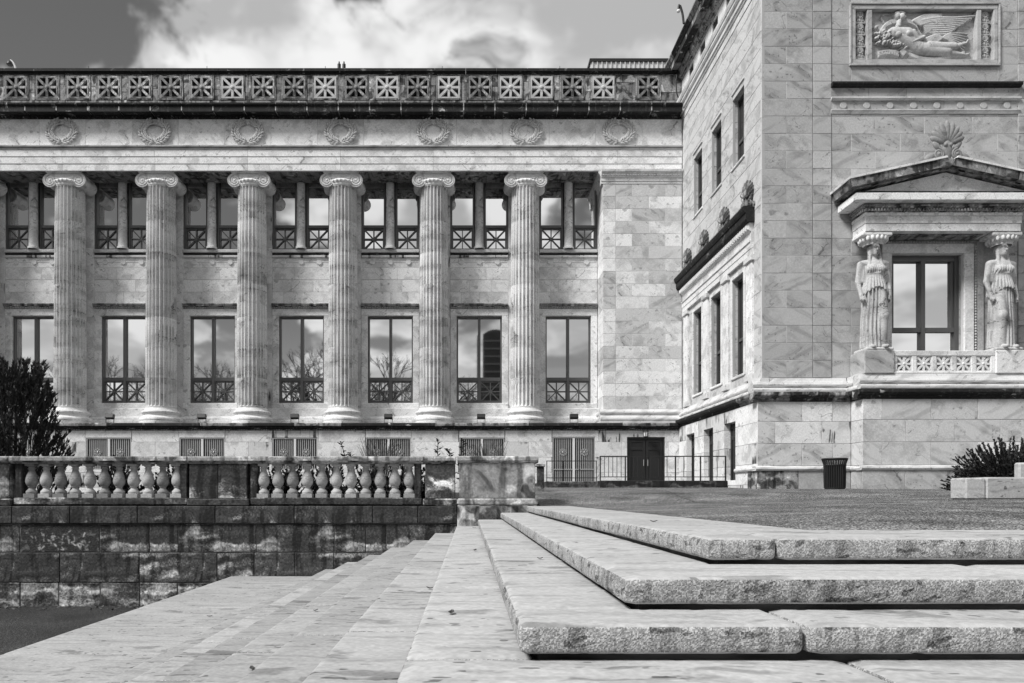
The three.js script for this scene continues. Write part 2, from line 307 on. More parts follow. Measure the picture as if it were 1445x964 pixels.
// ------------------------------------------------------------------ ground, plaza, garden bed
function sheet(w, d, nx, nz, f, x0, z0) {
  const g = new THREE.PlaneGeometry(w, d, nx, nz).rotateX(-Math.PI / 2).translate(x0 + w / 2, 0, z0 + d / 2), p = g.attributes.position;
  for (let i = 0; i < p.count; i++) p.setY(i, f(p.getX(i), -p.getZ(i)));
  g.computeVertexNormals(); const uv = g.attributes.uv; for (let i = 0; i < p.count; i++) uv.setXY(i, p.getX(i) / TILE, p.getZ(i) / TILE); return g;
}
solo('ground', sheet(1600, 1600, 8, 8, () => 0, -800, -800), M.ground, [0, 0, 0], 'dark asphalt ground below the terrace steps', null, null, 'structure');
const smin = (a, b, k) => { const h = clamp(0.5 + 0.5 * (b - a) / k); return b + (a - b) * h - k * h * (1 - h); };
const plazaY = (x, d) => 2.262 + 0.0240 * Math.max(0, smin(d - 4.98, Math.max(0, x - 2.31) * 1.2 + Math.max(0, d - 16.6) * 4, 1.2) + 0.3 * step(0, 0.1, d - 4.98) * 0) + 0.012 * (fbm2(x * 0.5 + 40, d * 0.5, 64, 64, 3) - 0.5);
const plaza = solo('plaza', sheet(30, 31, 90, 93, plazaY, 2.31, -35.98), M.asphalt, [0, 0, 0], 'coarse grey asphalt plaza between steps and museum', null, null, 'structure');
solo('plaza_edge', sheet(0.66, 19.36, 4, 30, plazaY, 1.65, -35.98), M.asphalt, [0, 0, 0], 'strip of coarse asphalt beside the planting bed', null, null, 'structure');
{ // tar seams across the asphalt
  const seam = (pts, w) => { const c = new THREE.CatmullRomCurve3(pts.map(([x, d]) => new THREE.Vector3(x, 0, -d))).getPoints(60), pos = [], idx = []; c.forEach((q, i) => { const t = c[Math.min(i + 1, 60)].clone().sub(c[Math.max(i - 1, 0)]).normalize(), n = w * (0.6 + 0.8 * R()); for (const k of [-1, 1]) { const x = q.x - t.z * n * k, z = q.z + t.x * n * k; pos.push(x, plazaY(x, -z) + 0.006, z); } if (i) { const a = 2 * i - 2; idx.push(a, a + 1, a + 2, a + 1, a + 3, a + 2); } }); const g = new THREE.BufferGeometry(); g.setAttribute('position', new THREE.Float32BufferAttribute(pos, 3)); g.setIndex(idx); g.computeVertexNormals(); return g; };
  const tar = std(0.03, { side: THREE.DoubleSide }); where.set(plaza, [0, 0, 0]);
  for (const [p, w] of [[[[3, 7.6], [7, 7.9], [11, 7.5], [16, 7.8]], 0.012], [[[3.2, 11], [8, 10.6], [14, 11.2], [20, 10.8]], 0.02], [[[2.8, 15.2], [9, 15.6], [16, 15.1]], 0.03], [[[4, 19], [10, 18.6], [17, 19.2]], 0.03], [[[6, 24], [5.2, 17], [6.1, 11], [5.4, 6]], 0.015], [[[9.5, 24], [10.2, 17], [9.6, 10]], 0.015]]) add(plaza, 'tar_seam', seam(p, w), tar);
}
solo('garden_bed', sheet(33.65, 18.2, 40, 20, (x, d) => Math.min(2.62, plazaY(x, d)) - 0.02, -32, -35), M.ground, [0, 0, 0], 'dark planting bed behind the balustrade', null, null, 'structure');

// ------------------------------------------------------------------ terrace steps: L-shaped treads going down to the left and to the front
{
  const top = [2.5 - 1.823, 2.5 - 1.66, 2.5 - 1.497, 2.5 - 1.334, 2.5 - 1.171, 2.5 - 1.008, 2.5 - 0.845, 2.5 - 0.682, 2.5 - 0.532, 2.5 - 0.380, 2.5 - 0.231];
  const left = [-5.40, -3.27, -2.77, -2.27, -1.77, -1.27, -0.77, -0.273, 0.21, 0.722, 1.315, 2.34];     // x of each nosing on the left flight
  const front = [-2.6, -0.5, 0.0, 0.5, 1.0, 1.5, 2.0, 2.5, 3.003, 3.385, 4.02, 4.99];                    // distance of each nosing on the front flight
  const firstX = { 7: 1.575, 8: 1.40, 9: 2.75, 10: 1.71 };
  const WALL = 16.62, RIGHT = 14;
  const st = new THREE.Group(); st.name = 'terrace_steps'; st.userData = { kind: 'structure', label: 'pale stone steps turning a corner down from plaza' }; scene.add(st); where.set(st, [0, 0, 0]);
  const core = [];
  let row = [0, 0], rowMat = M.tread[0];
  const ease = (t) => Math.sign(t) * (1 - (1 - Math.abs(t)) ** 2);
  // slab with rounded, slightly uneven and chipped edges
  const wornSlab = (w, h, d, r, sx, sz) => {
    const near = sz < 8 && h > 0.1, nx = near ? Math.min(80, Math.ceil(w / 0.03)) : Math.ceil(w / 0.3) + 4, nz = near ? Math.min(80, Math.ceil(d / 0.03)) : Math.ceil(d / 0.3) + 4;
    const g = new THREE.BoxGeometry(2, 2, 2, nx, 8, nz), p = g.attributes.position, hw = [w / 2, h / 2, d / 2], long = w > d ? 0 : 2;
    for (let i = 0; i < p.count; i++) {
      let v = [p.getX(i), p.getY(i), p.getZ(i)].map((t, k) => (k === long && near && Math.abs(t) < 0.96 ? t : ease(t)) * hw[k]);
      const q = v.map((t, k) => clamp(t, -hw[k] + r, hw[k] - r)), e = v.map((t, k) => t - q[k]), L = Math.hypot(...e); 
      if (L > 1e-6) { const s = r / L; v = q.map((t, k) => t + e[k] * (Math.max(Math.abs(e[0]), Math.abs(e[1]), Math.abs(e[2])) > r * 0.999 ? s : s)); }
      if (near) {
        const X0 = v[0] + sx, Z0 = v[2] - sz, n = fbm3(X0 * 4 + 7, v[1] * 9, Z0 * 4, 3) - 0.5, c = fbm3(X0 * 26 + 2, v[1] * 30 + 4, Z0 * 26, 2), edge = [0, 1, 2].filter((k) => Math.abs(v[k]) > hw[k] - r * 1.1).length > 1 ? 1 : 0;
        const k = (n * 0.004 - edge * 0.014 * step(0.66, 0.80, c)); for (let a = 0; a < 3; a++) if (L > 1e-6) v[a] += e[a] / L * k;
      }
      p.setXYZ(i, ...v);
    }
    g.computeVertexNormals(); return g;
  };
  const slab = (x0, x1, y1, h, d0, d1) => {
    const w = x1 - x0, dd = d1 - d0, ht = h - 0.025, r = 0.034;
    const g = projUV(wornSlab(w, ht, dd, r, x0, d0), [row[0] + (x0 + x1) / 2 / TILE, row[1] - (d0 + d1) / 2 / TILE]);
    const t = rowMat, m = add(st, 'step_slab', g, [M.riser, M.riser, t, t, M.riser, M.riser], [(x0 + x1) / 2, y1 - ht / 2 + rr(-0.0015, 0.0015), -(d0 + d1) / 2]);
    m.rotation.set(rr(-1, 1) * 0.0012, 0, rr(-1, 1) * 0.0012);
  };
  for (let i = 0; i < 11; i++) {
    const h = i ? top[i] - top[i - 1] : 0.5, x0 = left[i], x1 = left[i + 1] + (i < 10 ? 0.07 : 0), d0 = front[i], d1 = front[i + 1] + (i < 10 ? 0.07 : 0), gap = 0.007;
    core.push(box(x0 + 0.09, RIGHT, -0.3, top[i] - 0.05, -WALL, -(d0 + 0.09)));
    row = [R() * 3, R() * 3]; rowMat = M.tread[[3, 0, 1, 2, 3, 0, 1, 5, 4, 5, 4][i]];
    let x = x0, first = true;                                // front row
    while (x < RIGHT) { const e = first && firstX[i] ? firstX[i] : x + rr(1.7, 2.7); slab(x, Math.min(e, RIGHT) - (i === 8 && first ? 0.014 : gap), top[i], h, d0, d1); x = e; first = false; }
    let d = d1;                                              // side row
    while (d < WALL - 0.3) { let e = d + rr(1.5, 2.4); if (e > WALL - 0.8) e = WALL + 0.02; slab(x0, x1, top[i], h, d + gap, e); d = e; }
  }
  add(st, 'step_core', join(core), M.rubble);
}

// ------------------------------------------------------------------ terrace balustrade and its retaining wall
{
  const D = 16.55, z = -D, bal = thing('terrace_balustrade', 'blackened stone balustrade on a retaining wall beside the steps', 'balustrade', [-5.5, 0, z]);
  const xs = (px, d = D) => X(px, d), XL = xs(-70), XE = xs(645);
  add(bal, 'mortar_bed', box(XL, XE - 0.01, -0.2, 2.25, z - 0.5, z - 0.012), M.mortarWall);
  const course = (name, joints, y0, y1, zf, back = 0.3, mats = M.soot, g = 0.006) => joints.slice(0, -1).forEach((a, i) => {
    const s = name === 'wall_block' && joints[i] === 28 && y0 > 1 ? M.scrawl : pick(mats);
    const w = xs(joints[i + 1]) - xs(a) - 2 * g, opt = { off: [(xs(a) + xs(joints[i + 1])) / 2 / TILE + (R() < 0.3 ? R() : 0), (y0 + y1) / 2 / TILE] };
    const m = stone(bal, name, xs(a) + g, xs(joints[i + 1]) - g, y0 + g * 0.7, y1 - g * 0.7, zf - back, zf + rr(-0.004, 0.004), s, 0.014, opt);
    if (s === M.scrawl) { const p = m.geometry.attributes.position, uv = m.geometry.attributes.uv; for (let k = 0; k < p.count; k++) uv.setXY(k, p.getX(k) / w + 0.5, p.getY(k) / (y1 - y0) + 0.5); }
  });
  course('wall_block', [-70, 28, 140.5, 211, 251.5, 361.7, 472, 516, 545, 645], 1.218, 1.862, z);
  course('wall_block', [-70, 84.6, 196.6, 306.5, 359, 416, 471, 560, 645], 0.538, 1.218, z + 0.006);
  course('wall_block', [-70, 28, 82.5, 141.5, 197, 250, 330, 430, 520, 645], -0.25, 0.538, z - 0.004);
  course('coping_block', [-70, 18, 100, 195, 304.6, 416, 526, 590, 645], 1.875, 2.274, z + 0.05);
  // base rail under the balusters
  for (const [a, b] of [[18, 264], [353, 595]]) { stone(bal, 'base_rail', xs(a), xs(b), 2.300, 2.462, z - 0.34, z - 0.01, pick(M.soot), 0.02); stone(bal, 'base_plinth', xs(a), xs(b), 2.276, 2.300, z - 0.36, z - 0.10, M.rubble, 0.004); }
  // piers
  const pier = (a, b, name = 'pier') => {
    stone(bal, name + '_base', xs(a - 3), xs(b + 3), 2.276, 2.44, z - 0.46, z + 0.03, pick(M.soot), 0.025);
    const n = b - a > 60 ? 2 : 1; for (let i = 0; i < n; i++) stone(bal, name, xs(a + (b - a) * i / n) + (i ? 0.004 : 0), xs(a + (b - a) * (i + 1) / n), 2.442, 3.232, z - 0.42, z, pick(M.soot), 0.012);
  };
  pier(-72, 13.5); pier(267, 348); pier(600, 642);
  for (const px of [24, 257.5, 364 - 7, 589]) stone(bal, 'half_pier', xs(px) - 0.075, xs(px) + 0.075, 2.464, 3.235, z - 0.31, z - 0.05, M.soot[1], 0.01);
  const bp = [[0.13, 0], [0.13, 0.09], [0.115, 0.095], [0.125, 0.12], [0.118, 0.15], [0.085, 0.18], [0.062, 0.215], [0.066, 0.235], [0.082, 0.24], [0.08, 0.26], [0.10, 0.275], [0.126, 0.33], [0.134, 0.38], [0.128, 0.43], [0.108, 0.50], [0.082, 0.57], [0.066, 0.62], [0.064, 0.645], [0.085, 0.65], [0.085, 0.665], [0.066, 0.67], [0.068, 0.70], [0.095, 0.715], [0.10, 0.725]];
  const bg = projUV(toCreasedNormals(join([new THREE.LatheGeometry(bp.slice(1).map(([r, y]) => new THREE.Vector2(r, y)), 20), new THREE.BoxGeometry(0.25, 0.09, 0.25).translate(0, 0.045, 0), new THREE.BoxGeometry(0.21, 0.045, 0.21).translate(0, 0.748, 0)]), 0.7));
  const bmats = [[0.46, T_tread], [0.40, T_column], [0.34, T_tread], [0.52, T_column], [0.58, T_tread]].map(([v, map]) => std(v, { map }));
  for (const [p0, n] of [[44, 11], [371.7, 11]]) for (let i = 0; i < n; i++) { const m = add(bal, 'baluster', bg, pick(bmats), [xs(p0 + 20.6 * i, 16.7), 2.462, -16.72]); m.rotation.y = rr(0, 6); m.rotation.y = Math.round(m.rotation.y / (Math.PI / 2)) * Math.PI / 2; }
  // hand rail
  const hp = [[-0.50, 3.235], [-0.02, 3.235], [-0.02, 3.258], [0.02, 3.268], [0.045, 3.29], [0.06, 3.30], [0.06, 3.37], [0.045, 3.392], [0.02, 3.398], [-0.48, 3.398], [-0.50, 3.38]];
  const js = [-72, 14, 120, 264, 350, 440, 520, 597, 643]; const rail = [1.0, 0.8].map((v) => std(v, { map: T_weather }));
  js.slice(0, -1).forEach((a, i) => add(bal, 'hand_rail', runX(hp, xs(a) + 0.004, xs(js[i + 1]) - 0.004, z), pick(rail)));
  // end pedestal
  const xa = xs(648), xb = xs(755), e = 0.04;
  stone(bal, 'pedestal_plinth', xa - 0.045, xb + 0.045, 1.60, 2.292, z - 1.35, z + 0.075, std(0.72, { map: T_weather }), 0.02);
  stone(bal, 'pedestal_base', xa - 0.05, xb + 0.06, 2.294, 2.445, z - 1.34, z + 0.085, M.weather[2], 0.035);
  stone(bal, 'pedestal_die', xa, xb, 2.447, 3.25, z - 1.28, z + 0.04, M.weather[0], 0.012);
  const cap = [[-1.30, 3.252], [0.05, 3.252], [0.06, 3.275], [0.085, 3.29], [0.10, 3.305], [0.10, 3.375], [0.085, 3.397], [0.06, 3.404], [-1.30, 3.404]];
  add(bal, 'pedestal_cap', runX(cap, xa - 0.04, xb + 0.07, z), M.weather[2]);
}
// ------------------------------------------------------------------ museum building
const B = thing('museum_building', 'pale marble museum with Ionic colonnade, pierced parapet and projecting end pavilion', 'building', [5, 2.5, -33]);
function cut(r, holes) {                                     // rectangles left of r = [a0, a1, y0, y1] after the openings
  let list = [r];
  for (const h of holes) list = list.flatMap((q) => {
    const [a0, a1, y0, y1] = q; if (h[0] >= a1 || h[1] <= a0 || h[2] >= y1 || h[3] <= y0) return [q];
    const o = []; if (h[0] > a0) o.push([a0, h[0], y0, y1]); if (h[1] < a1) o.push([h[1], a1, y0, y1]);
    const m0 = Math.max(a0, h[0]), m1 = Math.min(a1, h[1]); if (h[2] > y0) o.push([m0, m1, y0, h[2]]); if (h[3] < y1) o.push([m0, m1, h[3], y1]); return o;
  });
  return list.filter((q) => q[1] - q[0] > 0.03 && q[3] - q[2] > 0.03);
}
// courses of squared stones; axis 'x': a face looking to +z at z = f; axis 'z': a face looking to -x at x = f (extents are distances d = -z)
function ashlar(parent, axis, a0, a1, ys, joints, f, th, mats, holes = [], bed = null, g = 0.005, c = 0.008) {
  const beds = [];
  for (let k = 0; k + 1 < ys.length; k++) {
    const j = [a0, ...joints(k).filter((v) => v > a0 + 0.1 && v < a1 - 0.1), a1];
    for (let i = 0; i + 1 < j.length; i++) {
      const mat = pick(mats);
      for (const q of cut([j[i] + g, j[i + 1] - g, ys[k] + g, ys[k + 1] - g], holes)) {
        const o = rr(-0.004, 0.004), e = g * 1.01;
        if (bed) beds.push(axis === 'x' ? box(q[0] - e, q[1] + e, q[2] - e, q[3] + e, f - 0.10, f - 0.009) : box(f + 0.009, f + 0.10, q[2] - e, q[3] + e, -q[1] - e, -q[0] + e));
        if (axis === 'x') stone(parent, 'block', q[0], q[1], q[2], q[3], f - th, f + o, mat, c, { swap: false });
        else stone(parent, 'block', f + o, f + th, q[2], q[3], -q[1], -q[0], mat, c);
      }
    }
  }
  if (bed) add(parent, 'mortar_bed', join(beds), bed);
}
const ladder = (a, b, n) => Array.from({ length: n + 1 }, (_, i) => a + (b - a) * i / n);
const every = (a, b, w, k) => { const o = []; for (let v = a + (k % 2 ? w : w / 2); v < b; v += w) o.push(v); return o; };

// --- rough core behind the facing stones (what the joints and reveals show)
{
  const c = sub(B, 'core_wall', [5, 2.5, -33]), add1 = (...q) => add(c, 'core', box(...q), M.rubble);
  add1(-34, 10.45, 1.5, 18.95, -38.6, -37.12); add1(-34, 10.45, 18.95, 23.0, -44, -35.75); add1(-34, 10.45, 1.5, 5.9, -37.1, -35.25); add1(6.62, 10.45, 5.9, 18.95, -37.1, -35.75);
  add1(10.98, 21.9, 1.5, 24.2, -44, -26.42); add1(10.62, 10.97, 1.5, 5.8, -44, -26.42); add1(13.95, 18.4, 1.5, 5.8, -26.4, -25.1);
}

// --- columns
const BAY = 4.486, COL0 = 2.79, colX = [...Array(8).keys()].map((k) => COL0 - BAY * k), zc = -36, ST = 6.0, SH0 = 6.80, SH1 = 17.62, SOF = 18.235;
const radius = (y) => { const t = (y - SH0) / (SH1 - SH0); return 0.725 - 0.062 * t * t - 0.004 * t; };
function drumGeo(y0, y1, topEnd, lowEnd) {
  const NF = 24, S = 7, n = NF * S, rows = [], pos = [], idx = [];
  const lim = (y) => Math.min(topEnd ? clamp((y1 - 0.06 - y) / 0.14) : 1, lowEnd ? clamp((y - y0 - 0.06) / 0.14) : 1);
  const yy = [y0, y0 + 0.006]; if (lowEnd) yy.push(y0 + 0.06, y0 + 0.08, y0 + 0.12, y0 + 0.2); yy.push((y0 + y1) / 2); if (topEnd) yy.push(y1 - 0.2, y1 - 0.12, y1 - 0.08, y1 - 0.06); yy.push(y1 - 0.006, y1);
  yy.forEach((y, k) => {
    const r0 = radius(y) * (k === 0 || k === yy.length - 1 ? 0.990 : 1), l = Math.sqrt(1 - (1 - lim(y)) ** 2);
    for (let i = 0; i < n; i++) {
      const t = (i % S) / (S - 1) , q = Math.floor(i / S), fl = 0.13, ang = (q + (i % S === 0 ? 0 : fl + (1 - fl) * ((i % S) - 1) / (S - 2))) / NF * Math.PI * 2;
      const u = i % S === 0 ? -1 : ((i % S) - 1) / (S - 2) * 2 - 1;
      const dep = i % S === 0 || i % S === 1 || i % S === S - 1 ? 0 : 0.098 * Math.sqrt(Math.max(0, 1 - u * u)) * l;
      pos.push(Math.cos(ang) * (r0 - dep), y, Math.sin(ang) * (r0 - dep));
    }
  });
  for (let k = 0; k + 1 < yy.length; k++) for (let i = 0; i < n; i++) { const a = k * n + i, b = k * n + (i + 1) % n; idx.push(a, a + n, b, b, a + n, b + n); }
  const g = new THREE.BufferGeometry(); g.setAttribute('position', new THREE.Float32BufferAttribute(pos, 3)); g.setIndex(idx);
  return projUV(toCreasedNormals(g, 0.75));
}
function capitalGeo() {                                     // origin at the column axis, y absolute
  const L = [], ey = 17.845, ex = 0.70;
  for (const s of [-1, 1]) {
    const pr = [[0, 0.50], [0.30, 0.50], [0.315, 0.56], [0.335, 0.565], [0.345, 0.53], [0.345, 0.47], [0.30, 0.42], [0.26, 0.2], [0.275, 0.07], [0.30, 0.05], [0.30, -0.05], [0.275, -0.07], [0.26, -0.2], [0.30, -0.42], [0.345, -0.47], [0.345, -0.53], [0.335, -0.565], [0.315, -0.56], [0.30, -0.50], [0, -0.50]];
    L.push(new THREE.LatheGeometry(pr.map(([r, y]) => new THREE.Vector2(r, y)), 28).rotateX(Math.PI / 2).translate(s * ex, ey, 0));
    for (const zf of [0.525, -0.525]) {
      const pts = []; for (let i = 0; i <= 60; i++) { const t = i / 60, a = Math.PI / 2 + s * -t * 2.6 * Math.PI * 2, r = 0.305 * Math.pow(0.19, t); pts.push([s * ex + Math.cos(a) * r, ey + Math.sin(a) * r, zf]); }
      L.push(tube(pts, 0.034, 90, 6)); L.push(new THREE.SphereGeometry(0.06, 10, 8).translate(s * ex, ey, zf));
    }
  }
  const s = new THREE.Shape(); s.moveTo(-0.72, 18.17); s.lineTo(0.72, 18.17); s.lineTo(0.72, 17.98); s.quadraticCurveTo(0, 17.87, -0.72, 17.98); s.closePath();
  L.push(new THREE.ExtrudeGeometry(s, { depth: 1.04, bevelEnabled: false }).translate(0, 0, -0.52));
  for (const zf of [0.53, -0.53]) { L.push(tube([[-0.72, 18.145, zf], [0, 18.145, zf], [0.72, 18.145, zf]], 0.026, 6, 6)); L.push(tube([[-0.5, 17.985, zf], [0, 17.935, zf], [0.5, 17.985, zf]], 0.026, 8, 6)); }
  L.push(box(-0.80, 0.80, 18.172, 18.195, -0.62, 0.62), box(-0.86, 0.86, 18.196, SOF - 0.004, -0.66, 0.66));
  L.push(new THREE.LatheGeometry([[0.655, 17.55], [0.67, 17.60], [0.69, 17.62], [0.69, 17.65], [0.67, 17.66], [0.70, 17.70], [0.74, 17.78], [0.73, 17.85], [0.66, 17.90]].map((q) => new THREE.Vector2(...q)), 40));
  for (let i = 0; i < 24; i++) { const a = i / 24 * Math.PI * 2; L.push(new THREE.SphereGeometry(0.062, 8, 6).scale(0.8, 1.1, 0.8).translate(Math.cos(a) * 0.735, 17.79, Math.sin(a) * 0.735)); }
  return projUV(join(L));
}
{
  const cuts = [SH0, 8.25, 9.75, 11.2, 12.8, 14.35, 15.9, SH1], variants = [0, 1, 2].map(() => cuts.slice(0, -1).map((y, i) => drumGeo(y, cuts[i + 1], i === 6, i === 0)));
  const baseG = projUV(toCreasedNormals(new THREE.LatheGeometry([[0.2, 6.0], [1.0, 6.0], [1.0, 6.10], [0.985, 6.12], [1.005, 6.17], [1.01, 6.22], [0.99, 6.29], [0.95, 6.33], [0.90, 6.345], [0.89, 6.36], [0.845, 6.39], [0.825, 6.43], [0.835, 6.47], [0.87, 6.49], [0.87, 6.505], [0.90, 6.53], [0.91, 6.56], [0.90, 6.61], [0.86, 6.645], [0.81, 6.655], [0.81, 6.675], [0.77, 6.70], [0.745, 6.74], [0.735, SH0]].map((q) => new THREE.Vector2(...q)), 48), 0.6));
  const capG = capitalGeo(), shaftMats = [0.84, 0.76, 0.80, 0.70, 0.88].map((v) => std(v, { map: T_column }));
  for (const x of colX.slice(0, 7)) {
    const c = sub(B, 'column', [x, ST, zc]);
    add(c, 'base', baseG, M.carved, [x, 0.002, zc]); add(c, 'capital', capG, M.carved, [x, 0, zc]);
    const v = Math.floor(R() * 3); for (let i = 0; i < 7; i++) { const d = add(c, 'drum', variants[(v + i * 2) % 3][i], pick(shaftMats), [x, 0, zc]); d.rotation.y = Math.round(rr(0, 23)) * Math.PI / 12 + Math.PI / 48; }
  }
}

// --- entablature: architrave, frieze with wreaths, cornice
const ZE = -35.3, XW0 = -33, XW1 = 10.33;
{
  const ar = sub(B, 'architrave', [0, SOF, ZE]);
  const jx = [XW0, ...colX.slice(0, 7).reverse().filter((x) => x > XW0 + 1), 7.2, XW1];
  for (let i = 0; i + 1 < jx.length; i++) for (const [y0, y1, o] of [[SOF, 18.565, 0], [18.567, 18.905, 0.022], [18.907, 19.215, 0.044]]) stone(ar, 'block', jx[i] + 0.004, jx[i + 1] - 0.004, y0, y1, ZE - (y0 === SOF ? 1.38 : 0.40), ZE + o, pick([pale[0], pale[3], pale[1]]), 0.006);
  for (let i = 0; i + 1 < jx.length; i++) stone(ar, 'soffit_shade_panel', jx[i] + 0.5, jx[i + 1] - 0.5, SOF - 0.03, SOF - 0.002, ZE - 1.34, ZE - 0.12, M.weather[1], 0.008);  // added darker grey panels: the shade under the architrave, put into colour
  add(ar, 'taenia', runX([[-0.3, 19.218], [0.05, 19.218], [0.055, 19.25], [0.085, 19.27], [0.085, 19.285], [-0.02, 19.29], [-0.02, 19.325], [0.11, 19.33], [0.14, 19.36], [0.15, 19.41], [0.03, 19.415], [0.02, 19.47], [-0.3, 19.47]], XW0, XW1, ZE), M.frame);
  const fr = sub(B, 'frieze', [0, 19.47, ZE]);
  const wr = (() => {                                       // laurel wreath: two sprays of leaves meeting at the top
    const L = [], q = rng(3);
    for (const s of [-1, 1]) for (let i = 0; i < 12; i++) for (const k of [-1, 0, 1]) {
      const a = -Math.PI / 2 + s * (0.28 + (i / 11) * 2.55), rx = 0.60 + k * 0.12, ry = 0.50 + k * 0.105;
      const g = new THREE.OctahedronGeometry(1, 1).scale(0.14, 0.055, 0.06); g.rotateZ(a + s * (Math.PI / 2 + k * -0.75) + (q() - 0.5) * 0.5); L.push(g.translate(Math.cos(a) * rx, Math.sin(a) * ry, 0.05 + 0.04 * q()));
      if (i % 3 === 1 && k === 1) L.push(new THREE.SphereGeometry(0.04, 6, 5).translate(Math.cos(a) * 0.48, Math.sin(a) * 0.42, 0.03));
    }
    L.push(tube([[-0.14, -0.56, 0.03], [0, -0.50, 0.05], [0.14, -0.56, 0.03]], 0.025, 6, 5));
    return projUV(join(L));
  })();
  const half = BAY / 4, cx = [COL0 + BAY, ...colX];
  for (const x of cx) {
    if (x > XW0 + 1) { stone(fr, 'wreath_panel', Math.max(XW0, x - half) + 0.004, Math.min(XW1, x + half) - 0.004, 19.472, 20.72, ZE - 0.35, ZE, pick(pale), 0.006); add(fr, 'wreath', wr, M.wreath, [x, 20.10, ZE]); }
    stone(fr, 'plain_panel', Math.max(XW0, x + half) + 0.004, Math.min(XW1, x + 3 * half) - 0.004, 19.472, 20.72, ZE - 0.35, ZE, pick([pale[0], pale[3]]), 0.006);
  }
  const co = sub(B, 'cornice', [0, 20.72, ZE]);
  const prof = [[-0.3, 20.725], [0.03, 20.725], [0.05, 20.78], [0.10, 20.80], [0.12, 20.86], [0.46, 20.86], [0.46, 20.84], [0.49, 20.84], [0.49, 21.10], [0.52, 21.11], [0.56, 21.16], [0.57, 21.23], [0.3, 21.26], [-0.3, 21.26]];
  const w = BAY / 3; add(co, 'mortar_bed', box(XW0, XW1, 20.9, 21.08, ZE - 0.28, ZE + 0.486), M.mortarPale);
  for (let x = COL0 + BAY * 1.66 - w * 24; x < XW1 - 0.2; x += w) { if (x < XW0) continue; add(co, 'cornice_block', runX(prof, x + 0.026, Math.min(x + w, XW1) - 0.026, ZE), R() < 0.35 ? M.crustPale : M.crust); }
  const dn = []; for (let x = XW0; x < XW1 - 0.1; x += 0.17) dn.push(box(x, x + 0.09, 20.735, 20.80, ZE + 0.03, ZE + 0.10)); add(co, 'dentil_row', projUV(join(dn)), M.crust).userData.kind = 'stuff';
}
// --- pierced parapet
{
  const zp = -35.42, pa = sub(B, 'parapet', [0, 21.2, zp]), px = (p) => X(p, 35.4), y0 = 21.22, y1 = 22.96, gs = 1.07, gy = 22.32, P = 43.62;
  const star = starGeo(gs, 0.14, 0.075, 0.115, 0.10);
  const cs = []; for (let i = -8; i < 20; i++) cs.push(px(22.6 + P * i)); cs.push(px(915));
  cs.forEach((x) => {
    add(pa, 'star_grille', star, pick([M.star, M.carvedGrey, M.weather[2]]), [x, gy, zp - 0.03]);
    for (const s of [-1, 1]) stone(pa, 'frame_stile', x + s * (gs / 2 + 0.002), x + s * (gs / 2 + 0.075), gy - gs / 2 - 0.07, gy + gs / 2 + 0.07, zp - 0.2, zp + 0.03, pick(M.weather), 0.015);
    for (const s of [-1, 1]) stone(pa, 'frame_rail', x - gs / 2, x + gs / 2, gy + s * (gs / 2 + 0.002), gy + s * (gs / 2 + 0.068), zp - 0.2, zp + 0.03, pick(M.weather), 0.015);
  });
  const hf = gs / 2 + 0.08, edges = [...cs, XW1 + hf];
  let prev = px(22.6 - P * 8) - 1;
  edges.forEach((x) => {
    const a = prev + 0.004, b = x - hf - 0.004; if (b - a > 0.05) { const m = gy + rr(-0.25, 0.3); const n = b - a > 1.2 ? 2 : 1; for (let k = 0; k < n; k++) { const u = a + (b - a) * k / n, v = a + (b - a) * (k + 1) / n - (n > 1 ? 0.006 : 0); stone(pa, 'block', u, v, gy - gs / 2 - 0.075, m - 0.004, zp - 0.3, zp + rr(-0.006, 0.006), pick(M.weather), 0.01); stone(pa, 'block', u, v, m + 0.004, gy + gs / 2 + 0.075, zp - 0.3, zp + rr(-0.006, 0.006), pick(M.weather), 0.01); } }
    prev = x + hf;
  });
  for (let x = XW0, k = 0; x < XW1 - 0.1; x += 1.494, k++) { const e = Math.min(x + 1.494, XW1); stone(pa, 'block', x + 0.006, e - 0.006, y0, gy - gs / 2 - 0.083, zp - 0.3, zp + rr(-0.006, 0.006), pick(M.weather), 0.01); const s = 0.7; stone(pa, 'block', x + s + 0.006, Math.min(e + s, XW1) - 0.006, gy + gs / 2 + 0.083, y1, zp - 0.3, zp + rr(-0.006, 0.006), pick(M.weather), 0.01); }
  for (let x = XW0; x < XW1 - 0.1; x += 1.494) add(pa, 'cap_block', runX([[-0.4, 22.965], [0.02, 22.965], [0.04, 23.02], [0.09, 23.05], [0.13, 23.06], [0.13, 23.19], [0.10, 23.21], [-0.4, 23.21]], x + 0.006, Math.min(x + 1.494, XW1) - 0.006, zp), M.crust);
  add(pa, 'roof_coping', box(XW0, XW1 - 0.2, 23.0, 23.50, -36.6, -35.95), M.coping);
  add(pa, 'parapet_backing', box(XW0, XW1, 21.25, 22.95, zp - 1.2, zp - 0.9), M.rubble);
}
